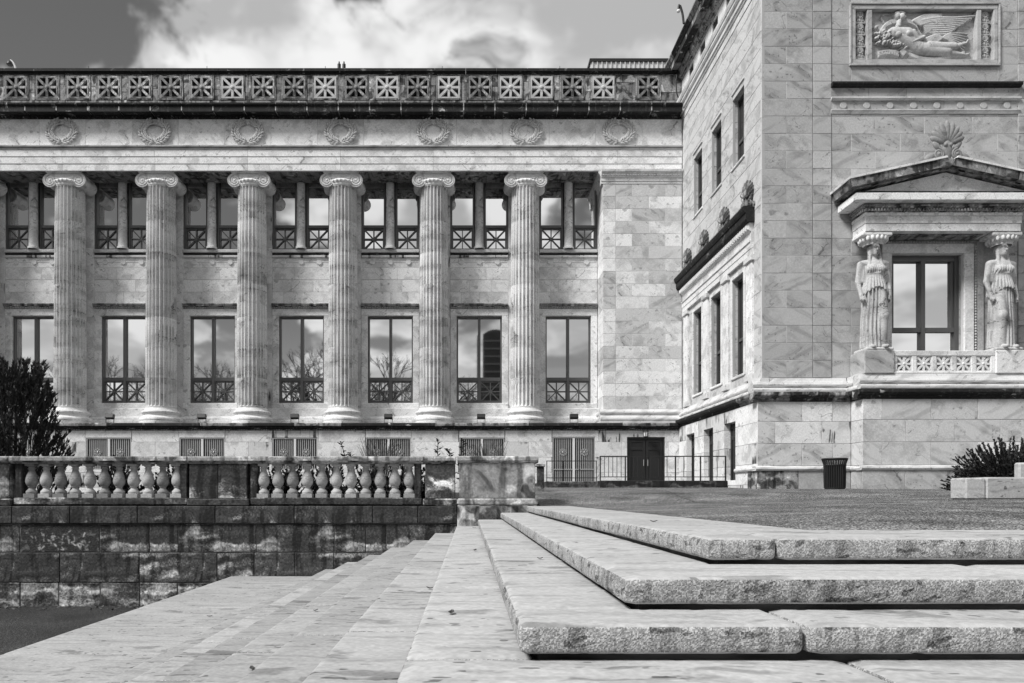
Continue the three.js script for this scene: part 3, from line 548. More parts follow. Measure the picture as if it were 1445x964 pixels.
// --- wall and windows behind the columns
{
  const zw = -36.8, wl = sub(B, 'colonnade_wall', [0, ST, zw]), hb = BAY / 2 - 0.78;
  const bays = [...colX.slice(0, 7).map((x) => x + BAY / 2)];
  for (const x of colX.slice(0, 7)) { const ys = [6.0, 7.9, 9.7, 11.5, 13.2, 15.0, 16.8, 18.6]; for (let i = 0; i < 7; i++) stone(wl, 'pilaster_block', x - 0.775, x + 0.775, ys[i] + 0.003, ys[i + 1] - 0.003, -37.12, zw + 0.03, pick([...pale, M.drip]), 0.006); }
  const starUp = starGeo(1.10, 0.05, 0.055, 0.05), starLow = starGeo(1.03, 0.05, 0.05, 0.045);
  const colon = projUV(join([new THREE.LatheGeometry([[0.27, 14.90], [0.27, 15.0], [0.235, 15.03], [0.225, 15.06], [0.22, 15.2], [0.205, 18.28], [0.23, 18.30], [0.23, 18.33], [0.205, 18.35], [0.215, 18.38], [0.25, 18.43]].map((q) => new THREE.Vector2(...q)), 24), box(-0.28, 0.28, 18.43, 18.51, -0.28, 0.28)]));
  const bar = (...q) => box(...q);
  const upFrame = (() => { const g = [], z0 = -0.07, z1 = 0.07; for (const s of [-1, 1]) { g.push(bar(s * (hb - 0.10), s * (hb - 0.002), 14.90, 18.70, z0, z1), bar(s * 0.25, s * 0.335, 14.90, 18.70, z0, z1)); g.push(bar(s * 0.337, s * (hb - 0.102), 16.02, 16.15, z0 + 0.01, z1 + 0.03), bar(s * 0.337, s * (hb - 0.102), 14.902, 14.95, z0 + 0.01, z1 - 0.01)); } g.push(bar(-hb + 0.1, hb - 0.1, 18.55, 18.69, z0 - 0.02, z1 - 0.02)); return join(g); })();
  const loFrame = (() => { const g = [], W = 1.145; for (const s of [-1, 1]) g.push(bar(s * (W - 0.075), s * (W - 0.002), 7.20, 11.56, -0.06, 0.05)); g.push(bar(-0.065, 0.065, 7.20, 11.56, -0.05, 0.075)); for (const s of [-1, 1]) for (const [a, b] of [[7.2, 7.26], [8.32, 8.49], [11.49, 11.56]]) g.push(bar(s * 0.067, s * (W - 0.077), a, b, -0.045, 0.06)); return join(g); })();
  const disc = projUV(new THREE.CylinderGeometry(0.125, 0.135, 0.06, 20).rotateX(Math.PI / 2));
  const hood = (x) => runX([[-0.1, 11.935], [0.05, 11.935], [0.06, 11.99], [0.10, 12.00], [0.16, 12.03], [0.17, 12.09], [0.20, 12.10], [0.20, 12.15], [-0.1, 12.15]], x - hb + 0.01, x + hb - 0.01, zw + 0.05);
  bays.forEach((x) => {
    // upper window
    const u = sub(B, 'colonnette_window', [x, 14.9, -36.97]), S = (p, n, ...q) => stone(p, n, ...q);
    add(u, 'frame', upFrame, M.bronze, [x, 0, -36.90]);
    for (const s of [-1, 1]) { const c = s * (hb - 0.10 + 0.337) / 2; const pw = hb - 0.10 - 0.337; add(u, 'pane', box(-pw / 2, pw / 2, 14.95, 18.60, -0.006, 0.006), M.glass, [x + c, 0, -36.965]).rotation.set(rr(-0.002, 0.002), rr(-0.004, 0.004), 0); add(u, 'star_lattice', starUp, M.bronze, [x + c, 15.485, -36.90]).scale.set(pw / 1.1, 0.97, 1); }
    add(u, 'colonnette', colon, pick([M.carved, M.carvedGrey]), [x, 0, -36.72]);
    // string course, roundels and spandrel stones
    stone(wl, 'sill', x - hb, x + hb, 14.74, 14.895, -37.1, zw + 0.16, M.frame, 0.02); stone(wl, 'sill_moulding', x - hb, x + hb, 14.50, 14.62, -37.1, zw + 0.10, M.drip, 0.02); stone(wl, 'sill_neck', x - hb, x + hb, 14.622, 14.738, -37.1, zw + 0.02, M.crust, 0.004);
    stone(wl, 'roundel_band', x - hb, x + hb, 14.02, 14.495, -37.1, zw, pick(pale), 0.006); add(wl, 'band_fillet', box(-hb + 0.05, hb - 0.05, -0.012, 0.012, -0.01, 0.012), M.frame, [x, 14.28, zw]);
    for (const k of [-1, 0, 1]) add(wl, 'roundel', disc, M.carved, [x + k * 0.91, 14.28, zw + 0.026]);
    const sp = [[14.018, 13.41, [0.35 * pick([-1, 1])]], [13.40, 12.79, [-0.5, 0.6]], [12.785, 12.155, [pick([-0.9, 0.9]), 0]]];
    for (const [b, a, j] of sp) { const q = [-hb, ...j.sort((m, n) => m - n), hb]; for (let i = 0; i + 1 < q.length; i++) stone(wl, 'block', x + q[i] + 0.003, x + q[i + 1] - 0.003, a, b - 0.004, -37.1, zw + rr(-0.003, 0.003), pick(pale), 0.006); }
    // lower window
    const w = sub(B, 'tall_window', [x, 6.9, zw]);
    add(w, 'hood', hood(x), M.weather[0]); const eg = []; for (let e = x - hb + 0.06; e < x + hb - 0.06; e += 0.085) eg.push(new THREE.SphereGeometry(0.032, 6, 4).translate(e, 11.965, zw + 0.11)); add(w, 'bead_row', projUV(join(eg)), M.carvedGrey).userData.kind = 'stuff';
    stone(w, 'lintel', x - hb + 0.005, x + hb - 0.005, 11.585, 11.932, -37.1, zw + 0.05, pick(pale), 0.012);
    for (const s of [-1, 1]) { stone(w, 'jamb', x + s * 1.148, x + s * (hb - 0.005), 6.93, 11.582, -37.1, zw + 0.05, pick(pale), 0.012); }
    stone(w, 'sill', x - hb + 0.002, x + hb - 0.002, 6.90, 7.17, -37.1, zw + 0.14, pick(pale), 0.02);
    add(w, 'frame', loFrame, M.bronze, [x, 0, -36.98]);
    const glassY = [[8.49, 11.5], [7.25, 8.33]];
    for (const s of [-1, 1]) { for (const [a, b] of glassY) add(w, 'pane', box(-0.50, 0.50, a, b, -0.006, 0.006), M.glass, [x + s * 0.567, 0, -37.05]).rotation.set(rr(-0.0012, 0.0012), rr(-0.003, 0.003), 0); add(w, 'star_lattice', starLow, M.bronze, [x + s * 0.567, 7.79, -36.985]); }
    // plinth course between the column bases
    stone(wl, 'plinth_block', x - hb - 0.2, x + hb + 0.2, 6.48, 6.895, -37.1, zw + 0.22, pick(pale), 0.02); stone(wl, 'plinth_moulding', x - hb - 0.2, x + hb + 0.2, 6.30, 6.475, -37.1, zw + 0.34, pick(pale), 0.05); stone(wl, 'plinth_block', x - hb - 0.2, x + hb + 0.2, 6.002, 6.295, -37.1, zw + 0.46, pick(pale), 0.02);
  });
  add(wl, 'ceiling', box(XW0, XW1 - 3.9, 18.72, 18.90, -37.1, -36.72), M.rubble);
}
// --- stylobate ledge and basement wall
const BASE0 = 2.4, ZB = -35.08;
{
  const lg = sub(B, 'stylobate', [0, 5.75, ZB]);
  for (let x = XW0; x < XW1 - 0.1; x += 2.243) { const e = Math.min(x + 2.243, XW1); add(lg, 'ledge_block', runX([[-1.9, 5.84], [0.20, 5.84], [0.22, 5.86], [0.22, 5.96], [0.20, 5.995], [-1.9, 5.998]], x + 0.003, e - 0.003, ZB), pick([M.crust, M.crustPale, M.weather[0], M.weather[1]])); }
  add(lg, 'bed_moulding', runX([[-0.2, 5.70], [0.02, 5.70], [0.04, 5.73], [0.10, 5.76], [0.12, 5.80], [0.12, 5.838], [-0.2, 5.838]], XW0, XW1, ZB), M.crustPale);
  const dn = []; for (let x = XW0; x < XW1 - 0.1; x += 0.12) dn.push(box(x, x + 0.065, 5.655, 5.698, ZB - 0.02, ZB + 0.05)); add(lg, 'dentil_row', projUV(join(dn)), M.weather[0]).userData.kind = 'stuff';
  const bw = sub(B, 'basement_wall', [0, BASE0, ZB]), px = (p) => X(p, 35.08), W = 2.18;
  const gr = [-109, 22, 153.2, 285, 416, 548, 680].map((p) => [px(p) - W / 2, px(p) + W / 2, 3.75, 5.30]);
  gr.push([px(779.5), px(840), 3.10, 5.34], [px(885), px(938.5), 3.10, 5.33]);
  ashlar(bw, 'x', XW0, XW1, [BASE0, 2.90, 3.63, 4.36, 5.09, 5.65], (k) => every(XW0, XW1, 2.243, k), ZB, 0.3, pale.concat(M.drip), gr);
  // grilled basement windows and the grilled gate
  gr.slice(0, 8).forEach(([a, b, y0, y1], i) => {
    const gate = i === 7, g = sub(B, gate ? 'grilled_gate' : 'grilled_window', [(a + b) / 2, y0, ZB - 0.1]), cx = (a + b) / 2;
    add(g, 'pane', box(a, b, y0, y1, ZB - 0.28, ZB - 0.24), M.glassDark);
    add(g, 'frame', join([box(a, a + 0.06, y0, y1, ZB - 0.12, ZB - 0.02), box(b - 0.06, b, y0, y1, ZB - 0.12, ZB - 0.02), box(a + 0.06, b - 0.06, y1 - 0.06, y1 - 0.001, ZB - 0.118, ZB - 0.022), box(a + 0.06, b - 0.06, y0 + 0.001, y0 + 0.06, ZB - 0.118, ZB - 0.022)]), M.bars);
    add(g, 'post', box(cx - 0.055, cx + 0.055, y0 + 0.06, y1 - 0.06, ZB - 0.11, ZB - 0.01), M.lampGlass);
    for (const s of [-1, 1]) {
      const m = cx + s * (b - a) / 4; const n = 9, w = (b - a) / 2 - 0.115;
      for (let k = 0; k < n; k++) { const x = cx + s * (0.055 + w * (k + 1) / (n + 1)); add(g, 'bar', new THREE.BoxGeometry(0.035, y1 - y0 - 0.12, 0.035), M.bars, [x, (y0 + y1) / 2, ZB - 0.07]); }
      const ry = gate ? 4.60 : 4.60, rg = []; for (let k = 0; k < 8; k++) { const t = k / 8 * Math.PI * 2; rg.push(new THREE.TorusGeometry(0.045, 0.011, 5, 10).translate(m + Math.cos(t) * 0.13, ry + Math.sin(t) * 0.13, ZB - 0.035)); } rg.push(new THREE.SphereGeometry(0.05, 10, 8).scale(1, 1, 0.5).translate(m, ry, ZB - 0.03)); add(g, 'rosette', join(rg), M.bars);
    }
    if (gate) add(g, 'lock_rail', box(a + 0.07, b - 0.07, 3.76, 3.80, ZB - 0.05, ZB - 0.02), M.bars);
  });
  // double door
  const [a, b, y0, y1] = gr[8], d = sub(B, 'double_door', [(a + b) / 2, y0, ZB]), m = (a + b) / 2;
  add(d, 'frame', join([box(a, a + 0.09, y0, y1, ZB - 0.2, ZB - 0.05), box(b - 0.09, b, y0, y1, ZB - 0.2, ZB - 0.05), box(a + 0.09, b - 0.09, y1 - 0.09, y1, ZB - 0.2, ZB - 0.052)]), M.metal);
  for (const s of [-1, 1]) {
    const x0 = m + s * 0.012, x1 = s < 0 ? a + 0.095 : b - 0.095, lo = Math.min(x0, x1), hi = Math.max(x0, x1);
    const leaf = add(d, 'leaf', join([box(lo, hi, y0 + 0.01, y1 - 0.095, ZB - 0.18, ZB - 0.13), box(lo, lo + 0.13, y0 + 0.01, y1 - 0.096, ZB - 0.13, ZB - 0.10), box(hi - 0.13, hi, y0 + 0.01, y1 - 0.096, ZB - 0.13, ZB - 0.10), box(lo + 0.13, hi - 0.13, 4.72, 4.86, ZB - 0.13, ZB - 0.10), box(lo + 0.13, hi - 0.13, y1 - 0.24, y1 - 0.096, ZB - 0.13, ZB - 0.10), box(lo + 0.13, hi - 0.13, y0 + 0.01, y0 + 0.25, ZB - 0.13, ZB - 0.10)]), M.metal);
    add(d, 'door_window', box(lo + 0.132, hi - 0.132, 4.86, y1 - 0.24, ZB - 0.128, ZB - 0.118), M.glassDark);
    add(d, 'handle', join([rod([m + s * 0.10, 3.95, ZB - 0.06], [m + s * 0.10, 4.25, ZB - 0.06], 0.016), rod([m + s * 0.10, 3.98, ZB - 0.06], [m + s * 0.10, 3.98, ZB - 0.11], 0.012), rod([m + s * 0.10, 4.22, ZB - 0.06], [m + s * 0.10, 4.22, ZB - 0.11], 0.012)]), M.bars);
  }
}
// --- end pier of the colonnade
{
  const xa = X(851, 35.3), xj = X(869, 35.3), an = sub(B, 'corner_pier', [8.4, ST, ZE]), ys = ladder(6.72, 17.60, 18);
  const mats = [...pale.slice(1), ...side];
  for (let k = 0; k < 18; k++) stone(an, 'block', xa, xj - 0.006, ys[k] + 0.004, ys[k + 1] - 0.004, -37.12, ZE + rr(-0.003, 0.003), pick(mats), 0.008);
  ashlar(an, 'x', xj, XW1, ys, (k) => (k % 2 ? [X(892, 35.3), X(939, 35.3)] : [X(915.5, 35.3)]), ZE, 0.45, mats, [], M.mortarPale);
  const cap = [[-0.3, 17.60], [0.02, 17.60], [0.02, 17.70], [0.05, 17.72], [0.05, 17.86], [0.08, 17.88], [0.10, 17.94], [0.14, 18.0], [0.14, 18.04], [0.18, 18.07], [0.22, 18.13], [0.23, 18.225], [-0.3, 18.225]];
  add(an, 'capital', runX(cap, xa - 0.10, XW1, ZE), M.carved); add(an, 'capital_return', runZ(cap.map(([o, y]) => [o * 0.98, y - 0.003]), -37.1, ZE + 0.0, xa), M.carved);
  const eg = []; for (let x = xa; x < XW1 - 0.05; x += 0.13) eg.push(new THREE.SphereGeometry(0.045, 6, 5).translate(x, 17.97, ZE + 0.12)); add(an, 'egg_row', projUV(join(eg)), M.carvedGrey).userData.kind = 'stuff';
  const bs = [[-0.3, 6.0], [0.20, 6.0], [0.20, 6.12], [0.22, 6.16], [0.225, 6.22], [0.20, 6.29], [0.14, 6.31], [0.10, 6.38], [0.10, 6.46], [0.14, 6.48], [0.15, 6.53], [0.13, 6.59], [0.06, 6.61], [0.03, 6.65], [0.0, 6.718], [-0.3, 6.718]];
  add(an, 'base', runX(bs, xa - 0.16, XW1, ZE), M.frame); add(an, 'base_return', runZ(bs.map(([o, y]) => [o * 0.98, y - 0.003]), -37.1, ZE, xa), M.frame);
}

// ------------------------------------------------------------------ pavilion: side wall looking to -x
const XS = 10.35, ZP = -25.75, DP = 25.75, XB = 10.12, PY = 6.67, CH = 0.6155;
const pys = (y1) => { const o = []; for (let k = 0; PY + CH * k < y1 + 0.01; k++) o.push(PY + CH * k); return o; };
{
  const sw = sub(B, 'pavilion_wall', [XS, 2.5, -30.5]), cd = [32.92, 30.46, 28.0], hw = 0.59;
  const lowW = cd.map((d) => [d - hw, d + hw, 7.12, 10.90]), upW = cd.map((d) => [d - hw, d + hw, 15.30, 17.95]);
  const ys = [...pys(20.4), 20.60];
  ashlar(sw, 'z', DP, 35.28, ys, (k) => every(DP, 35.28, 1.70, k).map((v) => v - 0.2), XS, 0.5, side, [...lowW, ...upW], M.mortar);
  // basement of the side wall with its three doors
  const ddr = [33.3, 30.8, 28.27].map((d) => [d - 0.61, d + 0.61, 3.10, 5.33]);
  ashlar(sw, 'z', 25.55, 35.06, [BASE0, 2.90, 3.63, 4.36, 5.09, 5.80], (k) => every(25.5, 35.2, 1.9, k), XB, 0.48, pale.concat(M.drip, M.drip), ddr);
  ddr.forEach(([a, b, y0, y1]) => {
    const d = sub(B, 'panel_door', [XB + 0.4, y0, -(a + b) / 2]), xf = XB + 0.28;
    add(d, 'leaf', join([box(xf, xf + 0.05, y0, y1, -b, -a), box(xf - 0.03, xf, y0, y1, -b, -b + 0.13), box(xf - 0.03, xf, y0, y1, -a - 0.13, -a), box(xf - 0.03, xf, 4.7, 4.85, -b + 0.13, -a - 0.13), box(xf - 0.03, xf, y1 - 0.2, y1, -b + 0.13, -a - 0.13)]), M.metal);
    add(d, 'door_window', box(xf - 0.012, xf - 0.002, 4.85, y1 - 0.2, -b + 0.132, -a - 0.132), M.glassDark);
  });
  // recessed windows
  for (const [list, name, split] of [[lowW, 'pilaster_window', 8.5], [upW, 'plain_window', 16.2]]) list.forEach(([a, b, y0, y1]) => {
    const w = sub(B, name, [XS + 0.26, y0, -(a + b) / 2]), xf = XS + 0.26, mz = -(a + b) / 2;
    add(w, 'pane', box(xf, xf + 0.02, y0, y1, -b, -a), M.glassDark);
    add(w, 'frame', join([box(xf - 0.06, xf, y0, y1, -b, -b + 0.07), box(xf - 0.06, xf, y0, y1, -a - 0.07, -a), box(xf - 0.06, xf, y1 - 0.08, y1, -b + 0.07, -a - 0.07), box(xf - 0.05, xf, y0, y1 - 0.08, mz - 0.04, mz + 0.04), box(xf - 0.045, xf, split, split + 0.12, -b + 0.07, mz - 0.04), box(xf - 0.045, xf, split, split + 0.12, mz + 0.04, -a - 0.07)]), M.bronze);
    stone(w, 'sill', XS - 0.05, XS + 0.25, y0 - 0.10, y0 - 0.004, -b - 0.1, -a + 0.1, pick(pale), 0.015);
    if (name !== 'pilaster_window') stone(w, 'head_fillet', XS - 0.05, XS + 0.2, y1 + 0.20, y1 + 0.25, -b - 0.05, -a + 0.05, M.frame, 0.01);
  });
  // pilasters, entablature and cornice over the lower windows
  const or = sub(B, 'window_order', [XS, 6.7, -30.4]);
  for (const d of [34.55, 31.69, 29.23, 26.75]) { stone(or, 'pilaster', XS - 0.08, XS + 0.05, 6.95, 11.02, -d - 0.28, -d + 0.28, pick(pale), 0.015); stone(or, 'pilaster_base', XS - 0.12, XS + 0.05, 6.70, 6.945, -d - 0.33, -d + 0.33, M.frame, 0.02); stone(or, 'pilaster_capital', XS - 0.15, XS + 0.05, 11.025, 11.26, -d - 0.36, -d + 0.36, M.frame, 0.03); }
  for (const [a, b] of lowW) { const s = 0.16; for (const [z0, z1] of [[-b - s, -b], [-a, -a + s]]) stone(or, 'architrave_jamb', XS - 0.04, XS + 0.05, 7.05, 11.05, z0, z1, M.carved, 0.015); stone(or, 'architrave_head', XS - 0.045, XS + 0.05, 10.905, 11.06, -b, -a, M.carved, 0.015); }
  add(or, 'entablature', runZ([[-0.1, 11.27], [0.10, 11.27], [0.10, 11.48], [0.12, 11.49], [0.12, 11.70], [0.16, 11.73], [0.16, 11.77], [0.09, 11.78], [0.09, 12.10], [0.14, 12.13], [0.18, 12.18], [0.18, 12.42], [-0.1, 12.42]], -35.0, -26.48, XS), M.carved);
  const dn = []; for (let d = 26.55; d < 35; d += 0.19) dn.push(box(XS - 0.25, XS - 0.17, 12.2, 12.34, -d - 0.1, -d)); add(or, 'dentil_row', projUV(join(dn)), M.carved).userData.kind = 'stuff';
  const cp = [[-0.1, 12.425], [0.26, 12.425], [0.30, 12.48], [0.32, 12.52], [0.32, 12.74], [0.36, 12.76], [0.40, 12.84], [0.42, 12.92], [0.42, 12.98], [-0.1, 13.06]];
  for (let d = 26.38; d < 35.2; d += 0.98) add(or, 'cornice_block', runZ(cp, -Math.min(d + 0.97, 35.27), -d, XS), M.crust);
  for (const d of [26.75, 29.2, 31.7, 34.1]) { const m = add(or, 'antefix', palmette(), M.weather[1], [XS - 0.12, 12.99, -d]); m.rotation.y = -Math.PI / 2 + 0.35; m.scale.set(0.70, 1.0, 1.2); }
  // upper mouldings, attic windows and the great cornice
  const up = sub(B, 'pavilion_cornice', [XS, 20.5, -30.5]);
  add(up, 'string_course', runZ([[-0.3, 20.62], [0.02, 20.62], [0.02, 20.9], [0.06, 20.92], [0.08, 21.0], [0.12, 21.02], [0.12, 21.16], [0.16, 21.20], [0.20, 21.27], [0.20, 21.36], [0.23, 21.39], [0.26, 21.50], [0.26, 21.62], [0.02, 21.70], [-0.3, 21.70]], -36.2, ZP - 0.03, XS), M.frame);
  const at = []; for (let k = 0; k < 6; k++) at.push([33.93 - 1.64 * k - 0.36, 33.93 - 1.64 * k + 0.36, 21.75, 22.55]);
  ashlar(up, 'z', DP + 0.03, 36.4, [21.705, 22.62], () => every(DP, 36.2, 1.64, 1).map((v) => v + 0.25), XS, 0.4, pale, at);
  at.forEach(([a, b, y0, y1]) => add(up, 'attic_pane', box(XS + 0.06, XS + 0.10, y0, y1, -b, -a), M.glassDark));
  add(up, 'bed_moulding', runZ([[-0.3, 22.625], [0.02, 22.625], [0.04, 22.70], [0.10, 22.72], [0.10, 22.88], [0.14, 22.92], [0.19, 23.0], [0.20, 23.10], [-0.3, 23.10]], -36.2, ZP - 0.03, XS), M.weather[2]);
  const eg = []; for (let d = DP; d < 36; d += 0.16) eg.push(new THREE.SphereGeometry(0.055, 6, 5).translate(XS - 0.12, 22.80, -d)); add(up, 'egg_row', projUV(join(eg)), M.weather[2]).userData.kind = 'stuff';
  for (let d = DP; d < 36; d += 1.28) add(up, 'cornice_block', runZ([[-0.3, 23.105], [0.50, 23.105], [0.50, 23.08], [0.54, 23.08], [0.54, 23.34], [0.58, 23.37], [0.64, 23.46], [0.70, 23.52], [0.70, 23.60], [-0.3, 23.66]], -Math.min(d + 1.272, 36.2), -d, XS), R() < 0.5 ? M.weather[1] : M.crustPale);
  // base mouldings
  add(up, 'corner_pipe', tube([[XS - 0.2, 23.0, -35.25], [XS - 0.30, 22.8, -35.18], [XS - 0.30, 21.9, -35.18], [XS - 0.1, 21.5, -35.2]], 0.03, 16, 6), M.metal);
}
const wt = [[-0.3, 5.80], [0.03, 5.80], [0.03, 5.84], [0.06, 5.85], [0.06, 5.92], [0.12, 5.95], [0.18, 5.98], [0.20, 6.02], [0.20, 6.12], [-0.3, 6.122]];
const wu = [[-0.3, 6.124], [0.17, 6.124], [0.19, 6.15], [0.20, 6.20], [0.19, 6.25], [0.16, 6.28], [0.10, 6.29], [0.08, 6.32], [0.14, 6.36], [0.15, 6.41], [0.13, 6.46], [0.06, 6.48], [0.05, 6.52], [0.03, 6.56], [0.0, 6.664], [-0.3, 6.664]];
const tb = [[-0.3, 3.38], [0.04, 3.38], [0.07, 3.40], [0.09, 3.45], [0.07, 3.51], [0.03, 3.53], [0.0, 3.545], [-0.3, 3.545]];
const shift = (p, o, y) => p.map(([a, b]) => [a + o, b + y]);
{
  const wtb = sub(B, 'water_table', [XB, 5.8, -30]);
  for (let d = 25.56; d < 35; d += 1.6) add(wtb, 'drip_moulding', runZ(shift(wt, -0.004, -0.002), -Math.min(d + 1.597, 35.06), -d, XB + 0.02), pick([M.crust, M.crustPale, M.weather[1]])); add(wtb, 'torus_moulding', runZ(shift(wu, 0.03, -0.002), -35.28, -25.7, XS - 0.03), M.frame);
  add(wtb, 'plinth_roll', runZ(shift(tb, 0, -0.002), -27.6, -25.56, XB), M.frame);
  // pavilion front
  const XM = 16.2, BX0 = 13.40, BX1 = 19.0, ZBF = -25.55, ZBB = -24.80, fw = sub(B, 'pavilion_wall', [XM, 2.5, ZP]);
  const p = (v) => X(v, DP), win = [[XM - 1.27, XM + 1.27, 7.15, 11.05]], relief = [[p(1198.5), p(1411.5), Y(93.5, DP), Y(3.5, DP)]], str = [[p(1172), p(1440), Y(160.5, DP), Y(118, DP)]];
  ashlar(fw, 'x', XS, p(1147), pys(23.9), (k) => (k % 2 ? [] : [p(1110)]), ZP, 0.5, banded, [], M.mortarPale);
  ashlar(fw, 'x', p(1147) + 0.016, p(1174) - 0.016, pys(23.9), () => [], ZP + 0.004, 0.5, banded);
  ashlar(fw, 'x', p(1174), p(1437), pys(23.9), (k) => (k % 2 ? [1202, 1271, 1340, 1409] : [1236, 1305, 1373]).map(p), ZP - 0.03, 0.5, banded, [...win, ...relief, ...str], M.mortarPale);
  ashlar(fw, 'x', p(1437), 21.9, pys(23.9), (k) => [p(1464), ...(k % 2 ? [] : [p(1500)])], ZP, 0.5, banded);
  // string course with roundels
  const sc = sub(B, 'string_course', [XM, 15.9, ZP]), x0 = p(1172.5), x1 = p(1439.5), yy = (v) => Y(v, DP);
  add(sc, 'cap_moulding', runX([[-0.35, yy(124)], [0.05, yy(124)], [0.14, yy(122.5)], [0.16, yy(121)], [0.16, yy(118.3)], [-0.35, yy(118.2)]], x0, x1, ZP), M.crust);
  for (let i = 0; i < 5; i++) { const a = x0 + (x1 - x0) * i / 5, b = x0 + (x1 - x0) * (i + 1) / 5; stone(sc, 'frieze_block', a + 0.004, b - 0.004, yy(137.6), yy(124.2), ZP - 0.4, ZP + 0.01, pick(pale.concat(banded)), 0.006); stone(sc, 'roundel_block', a + 0.004, b - 0.004, yy(154.5), yy(142.2), ZP - 0.4, ZP - 0.01, pick(banded), 0.006); }
  add(sc, 'bead_moulding', runX([[-0.35, yy(142)], [0.03, yy(142)], [0.05, yy(140.5)], [0.09, yy(140)], [0.09, yy(138)], [-0.35, yy(137.8)]], x0, x1, ZP), M.frame);
  add(sc, 'base_moulding', runX([[-0.35, yy(160.3)], [0.0, yy(160.3)], [0.03, yy(157)], [0.05, yy(156)], [0.05, yy(155)], [-0.35, yy(154.7)]], x0, x1, ZP), M.frame);
  const ring = projUV(join([new THREE.TorusGeometry(0.10, 0.022, 6, 20), new THREE.CylinderGeometry(0.085, 0.085, 0.04, 16).rotateX(Math.PI / 2)]));
  for (let i = 0; i < 8; i++) add(sc, 'roundel', ring, M.carvedGrey, [p(1190 + 33 * i), yy(149), ZP + 0.005]);
  // basement front, stepping forward under the balcony
  const jb = (k) => (k % 2 ? [X(1094, 25.55), X(1160, 25.55)] : [X(1132, 25.55), X(1175, 25.55)]), bys = [BASE0, 3.375, 3.55, 4.335, 5.10, 5.80].filter((v) => v !== 3.375);
  ashlar(fw, 'x', XB, BX0 - 0.01, [3.55, 4.335, 5.10, 5.80], jb, ZBF, 0.4, [pale[2], pale[4], M.drip, side[0]]);
  ashlar(fw, 'x', BX0, BX1, [3.55, 4.335, 5.10, 5.80], (k) => (k % 2 ? [1279, 1347, 1412] : [1245, 1314, 1380]).map((v) => X(v, 24.8)), ZBB, 0.95, [pale[2], pale[4], ...side]);
  ashlar(fw, 'x', BX1 + 0.01, 21.9, [3.55, 4.335, 5.10, 5.80], jb, ZBF, 0.4, pale.concat(banded.slice(0, 2)));
  for (const [a, b, zf] of [[XB - 0.02, BX0 - 0.03, ZBF + 0.02], [BX0 - 0.02, BX1 + 0.02, ZBB + 0.02], [BX1 + 0.03, 21.9, ZBF + 0.02]]) { for (let x = a; x < b - 0.2; x += 1.45) stone(fw, 'plinth_block', x + 0.004, Math.min(x + 1.45, b) - 0.004, BASE0, 3.378, zf - 0.9, zf + rr(-0.004, 0.004), R() < 0.5 ? pick(banded) : M.weather[2], 0.012); }
  for (const [a, b, zf] of [[XB - 0.08, BX0 - 0.02, ZBF], [BX0 - 0.07, BX1 + 0.07, ZBB], [BX1 + 0.02, 21.9, ZBF]]) { add(wtb, 'plinth_roll', runX(tb, a, b, zf), M.frame); }
  for (const [a, b, zf] of [[XB - 0.18, BX0 - 0.02, ZBF - 0.02], [BX0 - 0.2, BX1 + 0.2, ZBB - 0.02], [BX1 + 0.02, 21.9, ZBF - 0.02]]) { for (let x = a; x < b - 0.2; x += 1.3) add(wtb, 'drip_moulding', runX(wt, x + 0.002, Math.min(x + 1.3, b) - 0.002, zf), pick([M.crust, M.crustPale, M.weather[1]])); add(wtb, 'torus_moulding', runX(shift(wu, zf < -25.3 ? -0.19 : -0.02, 0), a + 0.05, b - 0.05, zf), M.frame); }
  for (const [sx, xf] of [[1, BX0], [-1, BX1]]) for (const [pr, mt, nm] of [[shift(wt, -0.004, -0.003), M.crust, 'drip_moulding'], [shift(wu, -0.02, -0.003), M.frame, 'torus_moulding'], [shift(tb, 0, -0.003), M.frame, 'plinth_roll']]) { const g = runZ(pr, -25.9, ZBB - 0.03, 0); if (sx < 0) g.scale(-1, 1, 1); add(wtb, nm, fixWinding(g), mt, [xf, 0, 0]); }
  stone(wtb, 'balcony_floor', BX0 - 0.05, BX1 + 0.05, 6.40, 6.66, ZP + 0.01, ZBB - 0.06, M.frame, 0.01);

  // --- aedicule: balcony, window, entablature and pediment
  const ae = sub(B, 'balcony_window', [XM, 6.67, -25.3]), pyv = (v, d) => Y(v, d);
  for (const s of [-1, 1]) stone(ae, 'statue_pedestal', XM + s * 1.73, XM + s * 2.74, 6.67, 7.45, ZP + 0.01, -24.78, s < 0 ? banded[3] : pale[2], 0.02);
  const sg = starGeo(0.52, 0.14, 0.03, 0.068, 0.045); stone(ae, 'balcony_rail', XM - 1.725, XM + 1.725, 7.27, 7.45, -25.05, -24.84, pale[2], 0.015); stone(ae, 'balcony_rail', XM - 1.725, XM + 1.725, 6.67, 6.745, -25.05, -24.84, pale[1], 0.01);
  for (let i = 0; i < 5; i++) add(ae, 'star_grille', sg, M.carved, [XM + (i - 2) * 0.675, 7.007, -24.94]);
  for (let i = 0; i < 6; i++) { const c = XM + (i - 2.5) * 0.675, w = i === 0 || i === 5 ? 0.09 : 0.0745; const lo = i === 0 ? XM - 1.725 : c - w, hi = i === 5 ? XM + 1.725 : c + w; stone(ae, 'balcony_stile', lo, hi, 6.748, 7.267, -25.04, -24.85, pick(pale), 0.008); }
  add(ae, 'balcony_back', box(XM - 1.7, XM + 1.7, 6.68, 7.2, -25.35, -25.3), M.rubble);
